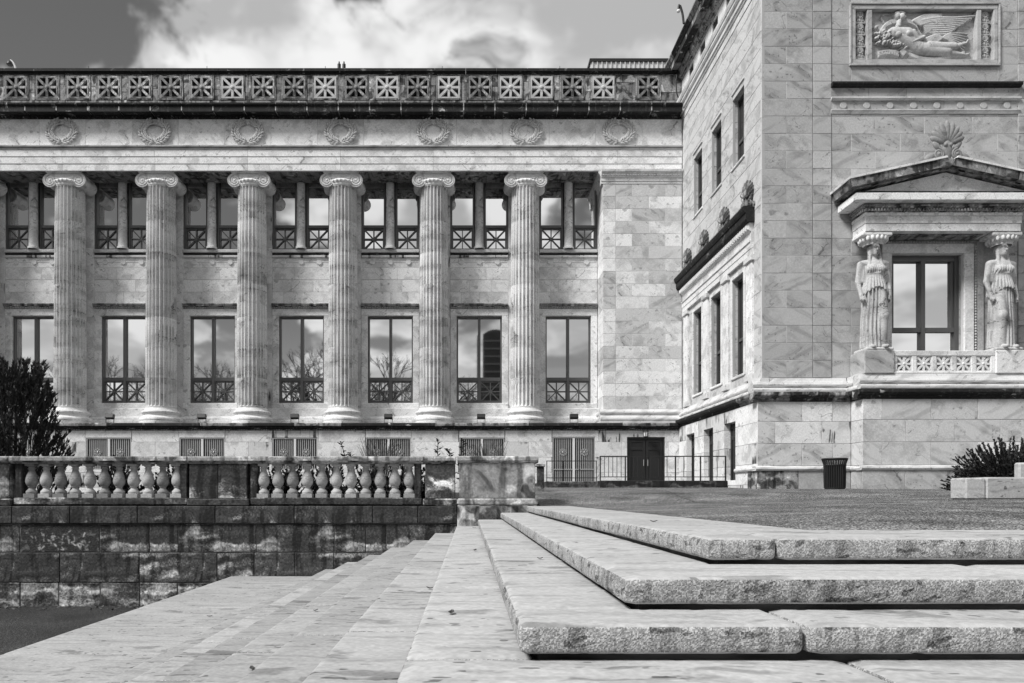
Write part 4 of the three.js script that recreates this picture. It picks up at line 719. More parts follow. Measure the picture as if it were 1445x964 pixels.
  const wz = -26.12; add(ae, 'window_frame', join([box(XM - 1.27, XM - 1.12, 7.15, 11.05, wz - 0.05, wz + 0.12), box(XM + 1.12, XM + 1.27, 7.15, 11.05, wz - 0.05, wz + 0.12), box(XM - 1.12, XM + 1.12, 10.86, 11.05, wz - 0.04, wz + 0.11), box(XM - 0.07, XM + 0.07, 7.15, 10.86, wz - 0.04, wz + 0.13), box(XM - 1.12, XM - 0.07, 8.34, 8.50, wz - 0.04, wz + 0.10), box(XM + 0.07, XM + 1.12, 8.34, 8.50, wz - 0.04, wz + 0.10), box(XM - 1.12, XM - 1.02, 8.50, 10.86, wz - 0.03, wz + 0.06), box(XM + 1.02, XM + 1.12, 8.50, 10.86, wz - 0.03, wz + 0.06)]), M.bronze);
  for (const s of [-1, 1]) for (const [a, b] of [[7.15, 8.34], [8.50, 10.86]]) add(ae, 'pane', box(-0.525, 0.525, a, b, -0.006, 0.006), M.glass, [XM + s * 0.595, 0, wz - 0.02]).rotation.set(rr(-0.002, 0.002), rr(-0.006, 0.006), 0);
  for (const s of [-1, 1]) { stone(ae, 'jamb', XM + s * 1.275, XM + s * 1.62, 6.70, 11.055, ZP - 0.2, ZP + 0.05, pale[2], 0.02); const bd = []; for (let y = 6.8; y < 11.3; y += 0.10) bd.push(new THREE.SphereGeometry(0.04, 6, 5).translate(XM + s * 1.68, y, ZP + 0.03)); add(ae, 'bead_row', projUV(join(bd)), M.carvedGrey).userData.kind = 'stuff'; stone(ae, 'jamb_strip', XM + s * 1.74, XM + s * 1.98, 6.70, 11.5, ZP - 0.2, ZP + 0.03, banded[1], 0.02); }
  stone(ae, 'lintel', XM - 1.62, XM + 1.62, 11.06, 11.40, ZP - 0.2, ZP + 0.05, pale[2], 0.02);
  { const L = []; for (let x = XM - 1.6; x < XM + 1.6; x += 0.1) L.push(new THREE.SphereGeometry(0.038, 6, 5).translate(x, 11.44, ZP + 0.05)); add(ae, 'lintel_beads', projUV(join(L)), M.carvedGrey).userData.kind = 'stuff'; }
  const zf = -24.9, ex0 = XM - 2.65, ex1 = XM + 2.65;
  const fas = [[11.54, 11.80, 0], [11.803, 12.05, 0.02], [12.053, 12.16, 0.04]];
  for (const [a, b, o] of fas) stone(ae, 'architrave', ex0 - o, ex1 + o, a, b, ZP + 0.01, zf + o, pale[1], 0.008);
  stone(ae, 'soffit_shade_panel', ex0 + 1.1, ex1 - 1.1, 11.50, 11.537, ZP + 0.06, zf - 0.25, M.weather[1], 0.01);  // added panel, its darker grey paints the shade beneath this entablature
  for (let i = 0; i < 10; i++) add(ae, 'roundel', ring, M.carved, [ex0 + 0.36 + i * (5.3 - 0.72) / 9, 12.105, zf + 0.05]).scale.setScalar(0.62);
  stone(ae, 'frieze', ex0 - 0.02, ex1 + 0.02, 12.163, 12.30, ZP + 0.01, zf + 0.02, M.weather[2], 0.006);
  { const L = []; for (let x = ex0 - 0.05; x < ex1 + 0.03; x += 0.105) L.push(box(x, x + 0.06, 12.20, 12.29, zf + 0.01, zf + 0.09)); for (let z = zf; z > ZP + 0.1; z -= 0.105) L.push(box(ex0 - 0.09, ex0 - 0.02, 12.20, 12.29, z - 0.06, z)); add(ae, 'dentil_row', projUV(join(L)), M.weather[2]).userData.kind = 'stuff'; }
  stone(ae, 'bed_moulding', ex0 - 0.14, ex1 + 0.14, 12.303, 12.44, ZP + 0.01, zf + 0.14, M.weather[0], 0.05);
  const hc0 = XM - 3.18, hc1 = XM + 3.18, zcf = -24.52;
  stone(ae, 'cornice_block', hc0, hc1, 12.445, 12.70, ZP + 0.01, zcf, pale[1], 0.02);
  stone(ae, 'cornice_fillet', hc0 + 0.04, hc1 - 0.04, 12.703, 12.79, ZP + 0.01, zcf - 0.08, M.crustPale, 0.02);
  { const s = new THREE.Shape([[hc0 + 0.2, 12.793], [hc1 - 0.2, 12.793], [XM, 13.48]].map((q) => new THREE.Vector2(...q))); add(ae, 'tympanum', projUV(new THREE.ExtrudeGeometry(s, { depth: 0.95, bevelEnabled: false }).translate(0, 0, ZP + 0.03)), pale[2]); }
  for (const s of [-1, 1]) {                                // raking cornice, two stones and a bed mould each side
    const a = [XM + s * 3.32, 12.80], b = [XM, 13.52], L = Math.hypot(b[0] - a[0], b[1] - a[1]), th = Math.atan2(b[1] - a[1], Math.abs(b[0] - a[0]));
    const mk = (pts, depth, z0) => { const g = new THREE.ExtrudeGeometry(new THREE.Shape(pts.map((q) => new THREE.Vector2(...q))), { depth, bevelEnabled: false }).translate(0, 0, z0); if (s > 0) g.scale(-1, 1, 1); g.rotateZ(s < 0 ? th : -th); return fixWinding(projUV(g)); };
    for (let i = 0; i < 3; i++) { const u = L * i / 3 + (i ? 0.004 : 0), v = L * (i + 1) / 3 + (i === 2 ? 0.02 : -0.004), cut2 = i === 2 ? -0.08 : 0; add(ae, 'raking_cornice', mk([[u, 0.06], [v, 0.06], [v + cut2, 0.33], [u - (i ? 0 : 0.02), 0.33]], 1.30, ZP + 0.02), M.rake, [a[0], a[1], 0]); }
    add(ae, 'raking_bed_moulding', mk([[0.25, 0.0], [L, 0.0], [L, 0.058], [0.15, 0.058]], 1.12, ZP + 0.02), M.weather[0], [a[0], a[1], 0]);
    add(ae, 'raking_gutter', mk([[-0.06, 0.332], [L - 0.09, 0.332], [L - 0.11, 0.40], [-0.06, 0.40]], 1.34, ZP + 0.02), pale[2], [a[0], a[1], 0]);
  }
  add(ae, 'acroterion', palmette(), M.ornament, [XM, 13.84, -24.70]).scale.set(1.15, 1.25, 1.0);
  for (const s of [-1, 1]) { const x = XM + s * 2.22; stone(ae, 'statue_abacus', x - 0.52, x + 0.52, 11.40, 11.535, -25.62, -24.92, pale[2], 0.03); const L = [new THREE.LatheGeometry([[0.30, 11.12], [0.33, 11.15], [0.30, 11.18], [0.34, 11.22], [0.43, 11.33], [0.46, 11.398]].map((q) => new THREE.Vector2(...q)), 28)]; for (let i = 0; i < 18; i++) { const t = i / 18 * Math.PI * 2; L.push(new THREE.SphereGeometry(0.075, 8, 6).scale(0.8, 1.3, 0.8).translate(Math.cos(t) * 0.42, 11.31, Math.sin(t) * 0.42)); } add(ae, 'statue_capital', projUV(join(L)), M.carved, [x, 0, -25.22]); }

  // --- relief panel
  const rp = sub(B, 'relief_panel', [XM, 17.6, ZP]), u2x = (u) => X(1190 + u / 5.667, DP), v2y = (v) => Y(v / 5.667, DP);
  const fr = (a, b, c, d, t, o, m, n = 'panel_frame') => { for (const [q0, q1, r0, r1] of [[a, b, c, c + t], [a, b, d - t, d], [a, a + t, c + t, d - t], [b - t, b, c + t, d - t]]) stone(rp, n, u2x(q0 + 1), u2x(q1 - 1), v2y(r1), v2y(r0), ZP - 0.4, ZP + o, m, 0.012); };
  fr(48, 1255, 22, 528, 16, 0.05, banded[1]); fr(66, 1237, 40, 510, 34, 0.015, banded[0]); add(rp, 'panel_back', box(u2x(95), u2x(1215), v2y(490), v2y(60), ZP - 0.45, ZP - 0.20), M.carvedGrey);
  for (const [a, b] of [[192, 232], [1070, 1106]]) stone(rp, 'panel_stile', u2x(a), u2x(b), v2y(474), v2y(76), ZP - 0.21, ZP + 0.0, banded[0], 0.012);
  for (const c of [147, 1150]) for (let i = 0; i < 4; i++) { const q = palmette(); const m = add(rp, 'leaf_ornament', q, M.carvedGrey, [u2x(c), v2y(455 - i * 95), ZP - 0.16]); m.scale.set(0.30, 0.46, 1.0); }
  // figure in low relief, modelled as one height field
  const U0 = 232, U1 = 1070, V0 = 76, V1 = 474, q = rng(21), caps = [];
  const C = (x0, y0, x1, y1, r0, r1, h, base = 0) => caps.push([x0, y0, x1, y1, r0, r1, h, base]);
  const curve = (pts, r, h, base = 0, n = 14) => { const c = new THREE.CatmullRomCurve3(pts.map(([x, y]) => new THREE.Vector3(x, y, 0))).getPoints(n); for (let i = 0; i < n; i++) C(c[i].x, c[i].y, c[i + 1].x, c[i + 1].y, r * (1 - 0.5 * i / n), r * (1 - 0.5 * (i + 1) / n), h, base); };
  for (let i = 0; i < 4; i++) curve([[315 - i * 7, 265 + i * 4], [365, 190 - i * 9], [470, 158 - i * 9], [580, 180 - i * 8], [650 - i * 4, 265]], 9, 8, 6);
  for (let i = 0; i < 9; i++) curve([[640 + i * 6, 150 + i * 11], [760 + i * 2, 130 + i * 16], [900 - i * 4, 130 + i * 15], [1060 - i * 22, 122 + i * 14 - (i === 0 ? 6 : 0)]], 17, 11, 4 + (8 - i) * 0.9);
  for (let i = 0; i < 7; i++) curve([[580 + i * 8, 150 + i * 6], [660 + i * 14, 112 + i * 8], [800 - i * 6, 104 + i * 12]], 16, 9, 12);
  for (let i = 0; i < 7; i++) curve([[650, 330 - i * 4], [760, 320 - i * 9], [850, 260 + i * 8], [940, 250 + i * 18], [1010 - i * 5, 258 + i * 22]], 13, 11, 5);
  for (let i = 0; i < 7; i++) curve([[520 + i * 8, 400 + i * 6], [640, 440 + i * 3], [780, 448 + i * 2], [900, 420 + i * 3], [990, 395 + i * 6]], 12, 10, 4);
  C(640, 370, 850, 398, 60, 42, 26, 4); C(850, 398, 985, 425, 40, 14, 18, 3); C(700, 360, 900, 360, 50, 36, 26, 5); C(900, 360, 1000, 330, 32, 13, 16, 4); C(985, 425, 1030, 410, 14, 8, 12, 2); C(1000, 330, 1020, 300, 13, 7, 12, 2);
  C(480, 290, 620, 365, 58, 60, 26, 6); C(425, 250, 530, 255, 56, 56, 26, 6); C(442, 272, 444, 274, 32, 32, 24, 14); C(522, 264, 523, 265, 31, 31, 24, 14);
  C(456, 195, 460, 160, 22, 20, 20, 8); C(478, 120, 480, 128, 30, 27, 26, 8); C(446, 108, 448, 118, 30, 26, 22, 6); C(500, 128, 504, 132, 9, 6, 12, 18); curve([[430, 95], [470, 84], [505, 100]], 12, 10, 16);
  curve([[345, 160], [322, 120], [350, 92], [400, 96]], 7, 8, 3); C(395, 235, 340, 300, 26, 20, 20, 8); C(570, 245, 605, 300, 28, 22, 22, 9); C(605, 300, 650, 290, 22, 20, 22, 10); C(650, 292, 555, 335, 20, 13, 20, 14);
  for (let i = 0; i < 90; i++) { const t = q(), x = 250 + t * 290, y = 250 + t * 110 + (q() - 0.5) * (150 - 90 * t); C(x, y, x + 1, y + 1, 9 + q() * 11, 8, 12 + q() * 8, 6 + q() * 8); }
  for (let i = 0; i < 9; i++) curve([[470 + i * 3, 400 + i * 4], [530, 350 + i * 6], [600, 380 + i * 4]], 8, 8, 8);
  const band = (x, y) => { const dx = x - 378, r = Math.hypot(dx, (y - 640)), on = Math.abs(dx) < 82 ? Math.min(step(208, 214, r), step(262, 256, r)) : 0; return on * 16; };
  const hAt = (x, y) => { let h = 0; for (const [x0, y0, x1, y1, r0, r1, ht, base] of caps) { const dx = x1 - x0, dy = y1 - y0; if (x < Math.min(x0, x1) - 62 || x > Math.max(x0, x1) + 62) continue; const t = clamp(((x - x0) * dx + (y - y0) * dy) / (dx * dx + dy * dy + 1e-6)), r = r0 + (r1 - r0) * t, d = Math.hypot(x - x0 - dx * t, y - y0 - dy * t); if (d < r) h = Math.max(h, base * step(1, 0.8, d / r) + ht * Math.sqrt(1 - (d / r) ** 2)); } return Math.max(h, band(x, y)); };
  const NX = 300, NY = 140, g = new THREE.PlaneGeometry(1, 1, NX, NY), ps = g.attributes.position;
  for (let i = 0; i < ps.count; i++) { const u = U0 + (ps.getX(i) + 0.5) * (U1 - U0), v = V1 - (ps.getY(i) + 0.5) * (V1 - V0); ps.setXYZ(i, u2x(u), v2y(v), ZP - 0.195 + hAt(u, v) * 0.0065); }
  g.computeVertexNormals(); { const uv = g.attributes.uv; for (let i = 0; i < ps.count; i++) uv.setXY(i, ps.getX(i) / TILE, ps.getY(i) / TILE); }
  add(rp, 'winged_figure', g, M.carvedGrey);
  const font = await new FontLoader().loadAsync('fonts/droid/droid_serif_regular.typeface.json'), word = 'BOTANY';
  [...word].forEach((ch, i) => { const t = new TextGeometry(ch, { font, size: 0.125, depth: 0.03, curveSegments: 4 }); t.computeBoundingBox(); t.translate(-t.boundingBox.max.x / 2, -0.06, 0); const a = (i - 2.5) * 0.115; t.rotateZ(-a); add(rp, 'letter', t, M.carvedGrey, [u2x(378 + Math.sin(a) * 234), v2y(640 - Math.cos(a) * 234), ZP - 0.11]); });
}
function palmette() {                                       // fan of petals over a pair of scrolls
  if (palmette.g) return palmette.g;
  const L = [];
  for (let i = 0; i < 9; i++) { const a = (i - 4) * 0.30, len = 0.30 - Math.abs(i - 4) * 0.018; L.push(new THREE.SphereGeometry(1, 10, 8).scale(0.092, len, 0.085).translate(0, len * 0.95, 0).rotateZ(-a).translate(Math.sin(a) * 0.10, 0.46 + Math.cos(a) * 0.06, 0)); }
  for (const s of [-1, 1]) { const pts = []; for (let k = 0; k <= 30; k++) { const t = k / 30, an = Math.PI / 2 + s * t * 4 * Math.PI, r = 0.15 * (1 - 0.75 * t); pts.push([s * 0.27 + Math.cos(an) * r, 0.17 + Math.sin(an) * r, 0.05]); } L.push(tube(pts, 0.034, 44, 6)); L.push(new THREE.SphereGeometry(0.05, 8, 6).translate(s * 0.27, 0.17, 0.06)); L.push(new THREE.SphereGeometry(1, 10, 8).scale(0.17, 0.09, 0.08).rotateZ(-s * 0.45).translate(s * 0.52, 0.10, 0)); L.push(new THREE.SphereGeometry(1, 10, 8).scale(0.08, 0.17, 0.07).rotateZ(-s * 0.8).translate(s * 0.30, 0.40, 0)); L.push(new THREE.SphereGeometry(0.06, 8, 6).translate(s * 0.08, 0.42, 0.06)); }
  L.push(new THREE.SphereGeometry(1, 12, 8).scale(0.16, 0.30, 0.08).translate(0, 0.28, 0), box(-0.58, 0.58, -0.05, 0.04, -0.08, 0.08));
  return (palmette.g = projUV(join(L)));
}
// ------------------------------------------------------------------ caryatids: robed stone women carrying the entablature
function netMesh(f, lo, hi, cell) {                         // surface nets of a distance field
  const n = [0, 1, 2].map((i) => Math.ceil((hi[i] - lo[i]) / cell) + 1), [nx, ny, nz] = n, v = new Float32Array(nx * ny * nz), id = new Int32Array(nx * ny * nz).fill(-1), pos = [], idx = [];
  for (let k = 0; k < nz; k++) for (let j = 0; j < ny; j++) for (let i = 0; i < nx; i++) v[(k * ny + j) * nx + i] = f(lo[0] + i * cell, lo[1] + j * cell, lo[2] + k * cell);
  const at = (i, j, k) => (k * ny + j) * nx + i, E = [];
  for (let a = 0; a < 8; a++) for (let b = 0; b < 3; b++) if (!(a & (1 << b))) E.push([a, a | (1 << b)]);
  for (let k = 0; k < nz - 1; k++) for (let j = 0; j < ny - 1; j++) for (let i = 0; i < nx - 1; i++) {
    let m = 0; const c = []; for (let q = 0; q < 8; q++) { const w = v[at(i + (q & 1), j + ((q >> 1) & 1), k + (q >> 2))]; c.push(w); if (w < 0) m |= 1 << q; }
    if (m === 0 || m === 255) continue;
    let x = 0, y = 0, z = 0, e = 0;
    for (const [a, b] of E) if ((c[a] < 0) !== (c[b] < 0)) { const t = c[a] / (c[a] - c[b]); x += (a & 1) + ((b & 1) - (a & 1)) * t; y += ((a >> 1) & 1) + (((b >> 1) & 1) - ((a >> 1) & 1)) * t; z += (a >> 2) + ((b >> 2) - (a >> 2)) * t; e++; }
    id[at(i, j, k)] = pos.length / 3; pos.push(lo[0] + (i + x / e) * cell, lo[1] + (j + y / e) * cell, lo[2] + (k + z / e) * cell);
  }
  const quad = (a, b, c, d, flip) => { if (a < 0 || b < 0 || c < 0 || d < 0) return; flip ? idx.push(a, c, b, a, d, c) : idx.push(a, b, c, a, c, d); };
  for (let k = 1; k < nz - 1; k++) for (let j = 1; j < ny - 1; j++) for (let i = 1; i < nx - 1; i++) {
    const s = v[at(i, j, k)] < 0;
    if (s !== v[at(i + 1, j, k)] < 0) quad(id[at(i, j - 1, k - 1)], id[at(i, j, k - 1)], id[at(i, j, k)], id[at(i, j - 1, k)], !s);
    if (s !== v[at(i, j + 1, k)] < 0) quad(id[at(i - 1, j, k - 1)], id[at(i - 1, j, k)], id[at(i, j, k)], id[at(i, j, k - 1)], !s);
    if (s !== v[at(i, j, k + 1)] < 0) quad(id[at(i - 1, j - 1, k)], id[at(i, j - 1, k)], id[at(i, j, k)], id[at(i - 1, j, k)], !s);
  }
  const g = new THREE.BufferGeometry(); g.setAttribute('position', new THREE.Float32BufferAttribute(pos, 3)); g.setIndex(idx); g.computeVertexNormals(); return g;
}
function caryatidGeo(bent) {                                // bent: which knee (-1 or 1) comes forward under the robe
  const un = (a, b, k) => { const h = Math.max(k - Math.abs(a - b), 0) / k; return Math.min(a, b) - h * h * k * 0.25; };
  const cap = (x, y, z, a, b, r0, r1) => { const dx = b[0] - a[0], dy = b[1] - a[1], dz = b[2] - a[2], t = clamp(((x - a[0]) * dx + (y - a[1]) * dy + (z - a[2]) * dz) / (dx * dx + dy * dy + dz * dz)); return Math.hypot(x - a[0] - dx * t, y - a[1] - dy * t, z - a[2] - dz * t) - (r0 + (r1 - r0) * t); };
  const ell = (x, y, z, c, r) => { const q = Math.hypot((x - c[0]) / r[0], (y - c[1]) / r[1], (z - c[2]) / r[2]); return (q - 1) * Math.min(...r); };
  const tubeY = (x, y, z, rx, rz, y0, y1) => { const q = Math.hypot(x / rx, z / rz); return Math.max((q - 1) * Math.min(rx, rz), y0 - y, y - y1); };
  const fold = (th, n, ph) => Math.pow(Math.abs(Math.sin(th * n / 2 + ph)), 0.7);
  return netMesh((x, y, z) => {
    const th = Math.atan2(x, z), side = x * bent;
    // long skirt with columnar folds, smooth over the advanced leg
    const t = clamp((1.08 - y) / 1.06), smooth = step(0.015, 0.05, side) * step(0.22, 0.15, side) * step(0.0, 0.05, z);
    const fs = (1 - 0.9 * smooth) * (fold(th + 0.06 * Math.sin(y * 5), 17, 0.4) - 0.6) * 0.046 * step(0, 0.12, t);
    let d = tubeY(x, y, z, 0.163 + 0.035 * t + fs, 0.125 + 0.035 * t + fs, 0.02, 1.08);
    const kn = bent * 0.085;
    d = un(d, cap(x, y, z, [kn, 0.93, 0.05], [kn * 1.15, 0.53, 0.145], 0.085, 0.066), 0.05); d = un(d, cap(x, y, z, [kn * 1.15, 0.53, 0.145], [kn * 1.2, 0.10, 0.10], 0.062, 0.055), 0.05);
    for (const s of [-1, 1]) d = un(d, cap(x, y, z, [s * 0.085, 0.03, 0.10], [s * 0.10, 0.025, s === bent ? 0.235 : 0.205], 0.042, 0.03), 0.012);
    // overfold hanging from the belt, hem rising in the middle
    const hem = 0.845 + 0.15 * Math.cos(clamp(x / 0.21, -1, 1) * 1.45) + 0.012 * Math.sin(th * 19), fo = (fold(th, 21, 0.1) - 0.6) * 0.032 * step(1.24, 1.08, y);
    d = un(d, tubeY(x, y, z, 0.150 + 0.055 * step(1.22, 0.9, y) + fo, 0.122 + 0.05 * step(1.22, 0.9, y) + fo, hem, 1.235), 0.008);
    // bodice
    const gather = 0.006 * Math.sin(x * 190 + y * 25) * step(0.02, 0.06, z) * step(1.20, 1.24, y) * step(1.40, 1.34, y);
    let b = ell(x, y, z, [0, 1.29, 0.0], [0.165, 0.18, 0.118]); b = un(b, cap(x, y, z, [-0.155, 1.415, -0.005], [0.155, 1.415, -0.005], 0.06, 0.06), 0.06);
    for (const s of [-1, 1]) { b = un(b, ell(x, y, z, [s * 0.078, 1.305, 0.085], [0.068, 0.066, 0.06]), 0.035); b = un(b, cap(x, y, z, [s * 0.165, 1.33, 0.02], [s * 0.175, 1.13, 0.0], 0.035, 0.045), 0.03); }
    d = un(d, b + gather, 0.02); d = un(d, tubeY(x, y, z, 0.157, 0.128, 1.222, 1.245), 0.008);
    // arms hanging, hands holding the robe
    for (const s of [-1, 1]) {
      const e = [s * 0.245, 1.12, -0.015], w = [s * 0.225, 0.885, 0.055];
      d = un(d, cap(x, y, z, [s * 0.205, 1.405, 0], e, 0.056, 0.043), 0.025); d = un(d, cap(x, y, z, e, w, 0.042, 0.028), 0.015);
      d = un(d, cap(x, y, z, w, [s * 0.218, 0.815, 0.07], 0.033, 0.030), 0.012);
      for (let k = 0; k < 4; k++) { const fz = 0.042 + k * 0.018; d = Math.min(d, cap(x, y, z, [s * 0.222, 0.815, fz], [s * 0.212, 0.765 + 0.006 * Math.abs(k - 1.5), fz + 0.004], 0.0105, 0.009)); }
      d = Math.min(d, cap(x, y, z, [s * 0.205, 0.855, 0.095], [s * 0.195, 0.80, 0.108], 0.0125, 0.0095));
      // long tresses over the shoulders
      d = un(d, cap(x, y, z, [s * 0.075, 1.60, 0.02], [s * 0.088, 1.46, 0.045], 0.030, 0.026), 0.01); d = un(d, cap(x, y, z, [s * 0.088, 1.46, 0.045], [s * 0.115, 1.29, 0.105], 0.024, 0.016), 0.01);
    }
    // neck and head
    d = un(d, cap(x, y, z, [0, 1.42, -0.005], [0, 1.55, 0.012], 0.054, 0.049), 0.03);
    let h = ell(x, y, z, [0, 1.632, 0.022], [0.073, 0.105, 0.09]); h = un(h, ell(x, y, z, [0, 1.555, 0.062], [0.03, 0.026, 0.032]), 0.04);
    h = un(h, cap(x, y, z, [0, 1.655, 0.105], [0, 1.612, 0.125], 0.008, 0.015), 0.012); h = un(h, cap(x, y, z, [-0.045, 1.663, 0.094], [0.045, 1.663, 0.094], 0.011, 0.011), 0.012);
    h = un(h, cap(x, y, z, [-0.018, 1.583, 0.104], [0.018, 1.583, 0.104], 0.008, 0.008), 0.008);
    for (const s of [-1, 1]) { h = Math.max(h, -(ell(x, y, z, [s * 0.031, 1.642, 0.112], [0.021, 0.013, 0.016]))); h = Math.min(h, ell(x, y, z, [s * 0.031, 1.641, 0.093], [0.017, 0.010, 0.013])); }
    const hair = Math.max(ell(x, y, z, [0, 1.66, -0.004], [0.093, 0.098, 0.108]) + 0.004 * Math.sin(th * 26), -(ell(x, y, z, [0, 1.612, 0.12], [0.062, 0.082, 0.075])));
    return un(d, un(h, hair, 0.006), 0.012);
  }, [-0.30, -0.012, -0.22], [0.30, 1.775, 0.27], 0.0095);
}
{
  const XM = 16.2, H = 3.70 / 1.757;
  const figure = caryatidGeo(1).scale(H, H, H);
  [[-1, 1, 'stone caryatid left of the balcony window, draped knee bent toward the window'], [1, -1, 'stone caryatid right of the balcony window, long draped robe with bent knee']].forEach(([s, bent], i) => {
    const label = i ? 'carved robed woman on the pedestal against the wall joint right of mullion window' : 'carved robed woman on the pedestal nearest the inner corner of the building';
    const t = thing('caryatid_statue', label, 'statue', [XM + s * 2.20, 7.452, -25.22], 'robed women carrying the window pediment');
    const fig = figure.clone(); if (i) { fig.scale(-1, 1, 1); for (let k = 0, a = fig.index.array; k < a.length; k += 3) [a[k], a[k + 1]] = [a[k + 1], a[k]]; fig.computeVertexNormals(); }
    const m = add(t, 'figure', projUV(fig), M.carvedStatue || (M.carvedStatue = std(0.58, { map: T_column })), [XM + s * 2.20, 7.54, -25.22]); m.rotation.y = i ? 0.10 : -0.05;
    stone(t, 'plinth', XM + s * 2.20 - 0.47, XM + s * 2.20 + 0.47, 7.452, 7.565, -25.65, -24.80, M.carvedGrey, 0.03);
  });
}
// ------------------------------------------------------------------ entrance platform, railing, lantern, bin, planter
{
  const y0 = 2.45, yt = 3.10, zf = -28.45;
  const pl = thing('entrance_platform', 'low dark concrete landing in front of the museum basement doors', 'landing', [6.5, y0, -31.5]);
  stone(pl, 'landing', X(847, 28.45), 10.11, y0, yt, -35.05, zf, M.platform, 0.02); stone(pl, 'ramp_wall', X(772, 28.45), X(847, 28.45) - 0.004, y0, yt - 0.02, -35.05, zf - 0.35, M.platform, 0.02);
  const r = thing('handrail', 'thin dark metal railing along the edge of the door landing', 'railing', [6.5, yt, zf]);
  const xa = X(847, 28.45), xb = 10.08, rt = 4.07, z = zf - 0.10;
  add(r, 'top_rail', box(xa, xb, rt - 0.04, rt, z - 0.025, z + 0.025), M.metal); add(r, 'bottom_rail', box(xa, xb, yt + 0.13, yt + 0.16, z - 0.015, z + 0.015), M.metal);
  const n = 30; for (let i = 0; i <= n; i++) { const x = xa + 0.02 + (xb - xa - 0.04) * i / n, post = i % 6 === 0; const t = post ? 0.022 : 0.010; if (i > 9 && i % 2 && !post) continue; add(r, post ? 'post' : 'baluster', box(-t, t, post ? 0.002 : 0.161, rt - yt - 0.041, -t, t), M.metal, [x, yt, z]); }
  const r2 = thing('handrail', 'short low metal railing in front of the grilled gate', 'railing', [4.0, yt, -28.9]), a2 = X(771, 28.9), b2 = xa - 0.05, z2 = -28.92;
  add(r2, 'top_rail', box(a2, b2, 3.87, 3.90, z2 - 0.02, z2 + 0.02), M.metal); add(r2, 'bottom_rail', box(a2, b2, yt + 0.10, yt + 0.13, z2 - 0.015, z2 + 0.015), M.metal); for (const k of [0, 0.33, 0.66, 1]) add(r2, 'post', box(-0.016, 0.016, -0.018, 0.768, -0.016, 0.016), M.metal, [a2 + 0.02 + (b2 - a2 - 0.04) * k, yt, z2]);
  const p = thing('stone_post', 'short dark capped stone post behind the balustrade end pedestal', 'post', [X(763, 20.5), 2.4, -20.6]); stone(p, 'shaft', X(758.5, 20.5), X(768, 20.5), 2.30, 3.32, -20.75, -20.5, M.soot[2], 0.01); stone(p, 'cap', X(757.5, 20.5) - 0.03, X(769.5, 20.5), 3.322, 3.40, -20.80, -20.46, M.soot[1], 0.015);
  // lantern over the double door
  const lx = X(912, 34.7), lz = -34.78, l = thing('wall_lantern', 'small black wall lantern with pale glass over the dark double door', 'lantern', [lx, 5.36, -35.06]);
  add(l, 'bracket', join([box(lx - 0.02, lx + 0.02, 5.62, 5.66, -35.07, lz), box(lx - 0.05, lx + 0.05, 5.52, 5.70, -35.075, -35.05)]), M.metal); add(l, 'glass', projUV(new THREE.CylinderGeometry(0.11, 0.095, 0.24, 6)), M.lampGlass, [lx, 5.46, lz]);
  add(l, 'roof', new THREE.ConeGeometry(0.17, 0.10, 6), M.metal, [lx, 5.632, lz]); add(l, 'tray', new THREE.CylinderGeometry(0.12, 0.10, 0.03, 6), M.metal, [lx, 5.324, lz]);
  for (let k = 0; k < 6; k++) { const t = (k + 0.5) / 6 * Math.PI * 2; add(l, 'cage_bar', rod([Math.sin(t) * 0.108, 5.33, Math.cos(t) * 0.108], [Math.sin(t) * 0.122, 5.59, Math.cos(t) * 0.122], 0.010, 5), M.metal, [lx, 0, lz]); }
  // litter bin of vertical slats
  const bd = 24.3, bx = X(1178, bd), by = plazaY(bx, bd), b = thing('litter_bin', 'black slatted metal litter bin standing against the pavilion plinth', 'litter bin', [bx, by, -bd]);
  add(b, 'liner', projUV(new THREE.CylinderGeometry(0.28, 0.26, 0.74, 20)), M.black, [bx, by + 0.42, -bd]); add(b, 'base_ring', new THREE.CylinderGeometry(0.31, 0.31, 0.06, 24), M.black, [bx, by + 0.035, -bd]); add(b, 'top_ring', new THREE.TorusGeometry(0.38, 0.028, 8, 28).rotateX(Math.PI / 2), M.black, [bx, by + 1.005, -bd]); add(b, 'middle_ring', new THREE.TorusGeometry(0.325, 0.018, 6, 28).rotateX(Math.PI / 2), M.black, [bx, by + 0.80, -bd]);
  const sl = new THREE.TubeGeometry(new THREE.CatmullRomCurve3([[0.315, 0.04, 0], [0.325, 0.5, 0], [0.33, 0.82, 0], [0.385, 1.0, 0]].map((q) => new THREE.Vector3(...q))), 6, 0.017, 4); for (let k = 0; k < 30; k++) { const m = add(b, 'slat', sl, M.black, [bx, by, -bd]); m.rotation.y = k / 30 * Math.PI * 2; }
  // low planter wall at the right with its shrub
  const d = 12.6, px = (v) => X(v, d), pl2 = thing('planter_wall', 'low pale stone planter kerb in front of the dark shrub', 'planter', [9.4, 2.45, -d]), gy = 2.46;
  stone(pl2, 'kerb_stone', px(1363), px(1391.5), gy - 0.02, 2.815, -d - 0.42, -d, M.concrete, 0.025); stone(pl2, 'kerb_stone', px(1392), px(1480), gy - 0.02, 2.825, -d - 0.42, -d + 0.004, M.concrete, 0.025); stone(pl2, 'kerb_stone', px(1481), px(1570), gy - 0.02, 2.82, -d - 0.42, -d, M.concrete, 0.025);
  const pb = thing('planter_wall', 'taller square stone block rising behind the planter kerb', 'planter', [10, 2.6, -13.6]); stone(pb, 'block', X(1438.5, 13.3), X(1500, 13.3), 2.45, 3.11, -13.45, -13.3, M.concrete, 0.03);
}
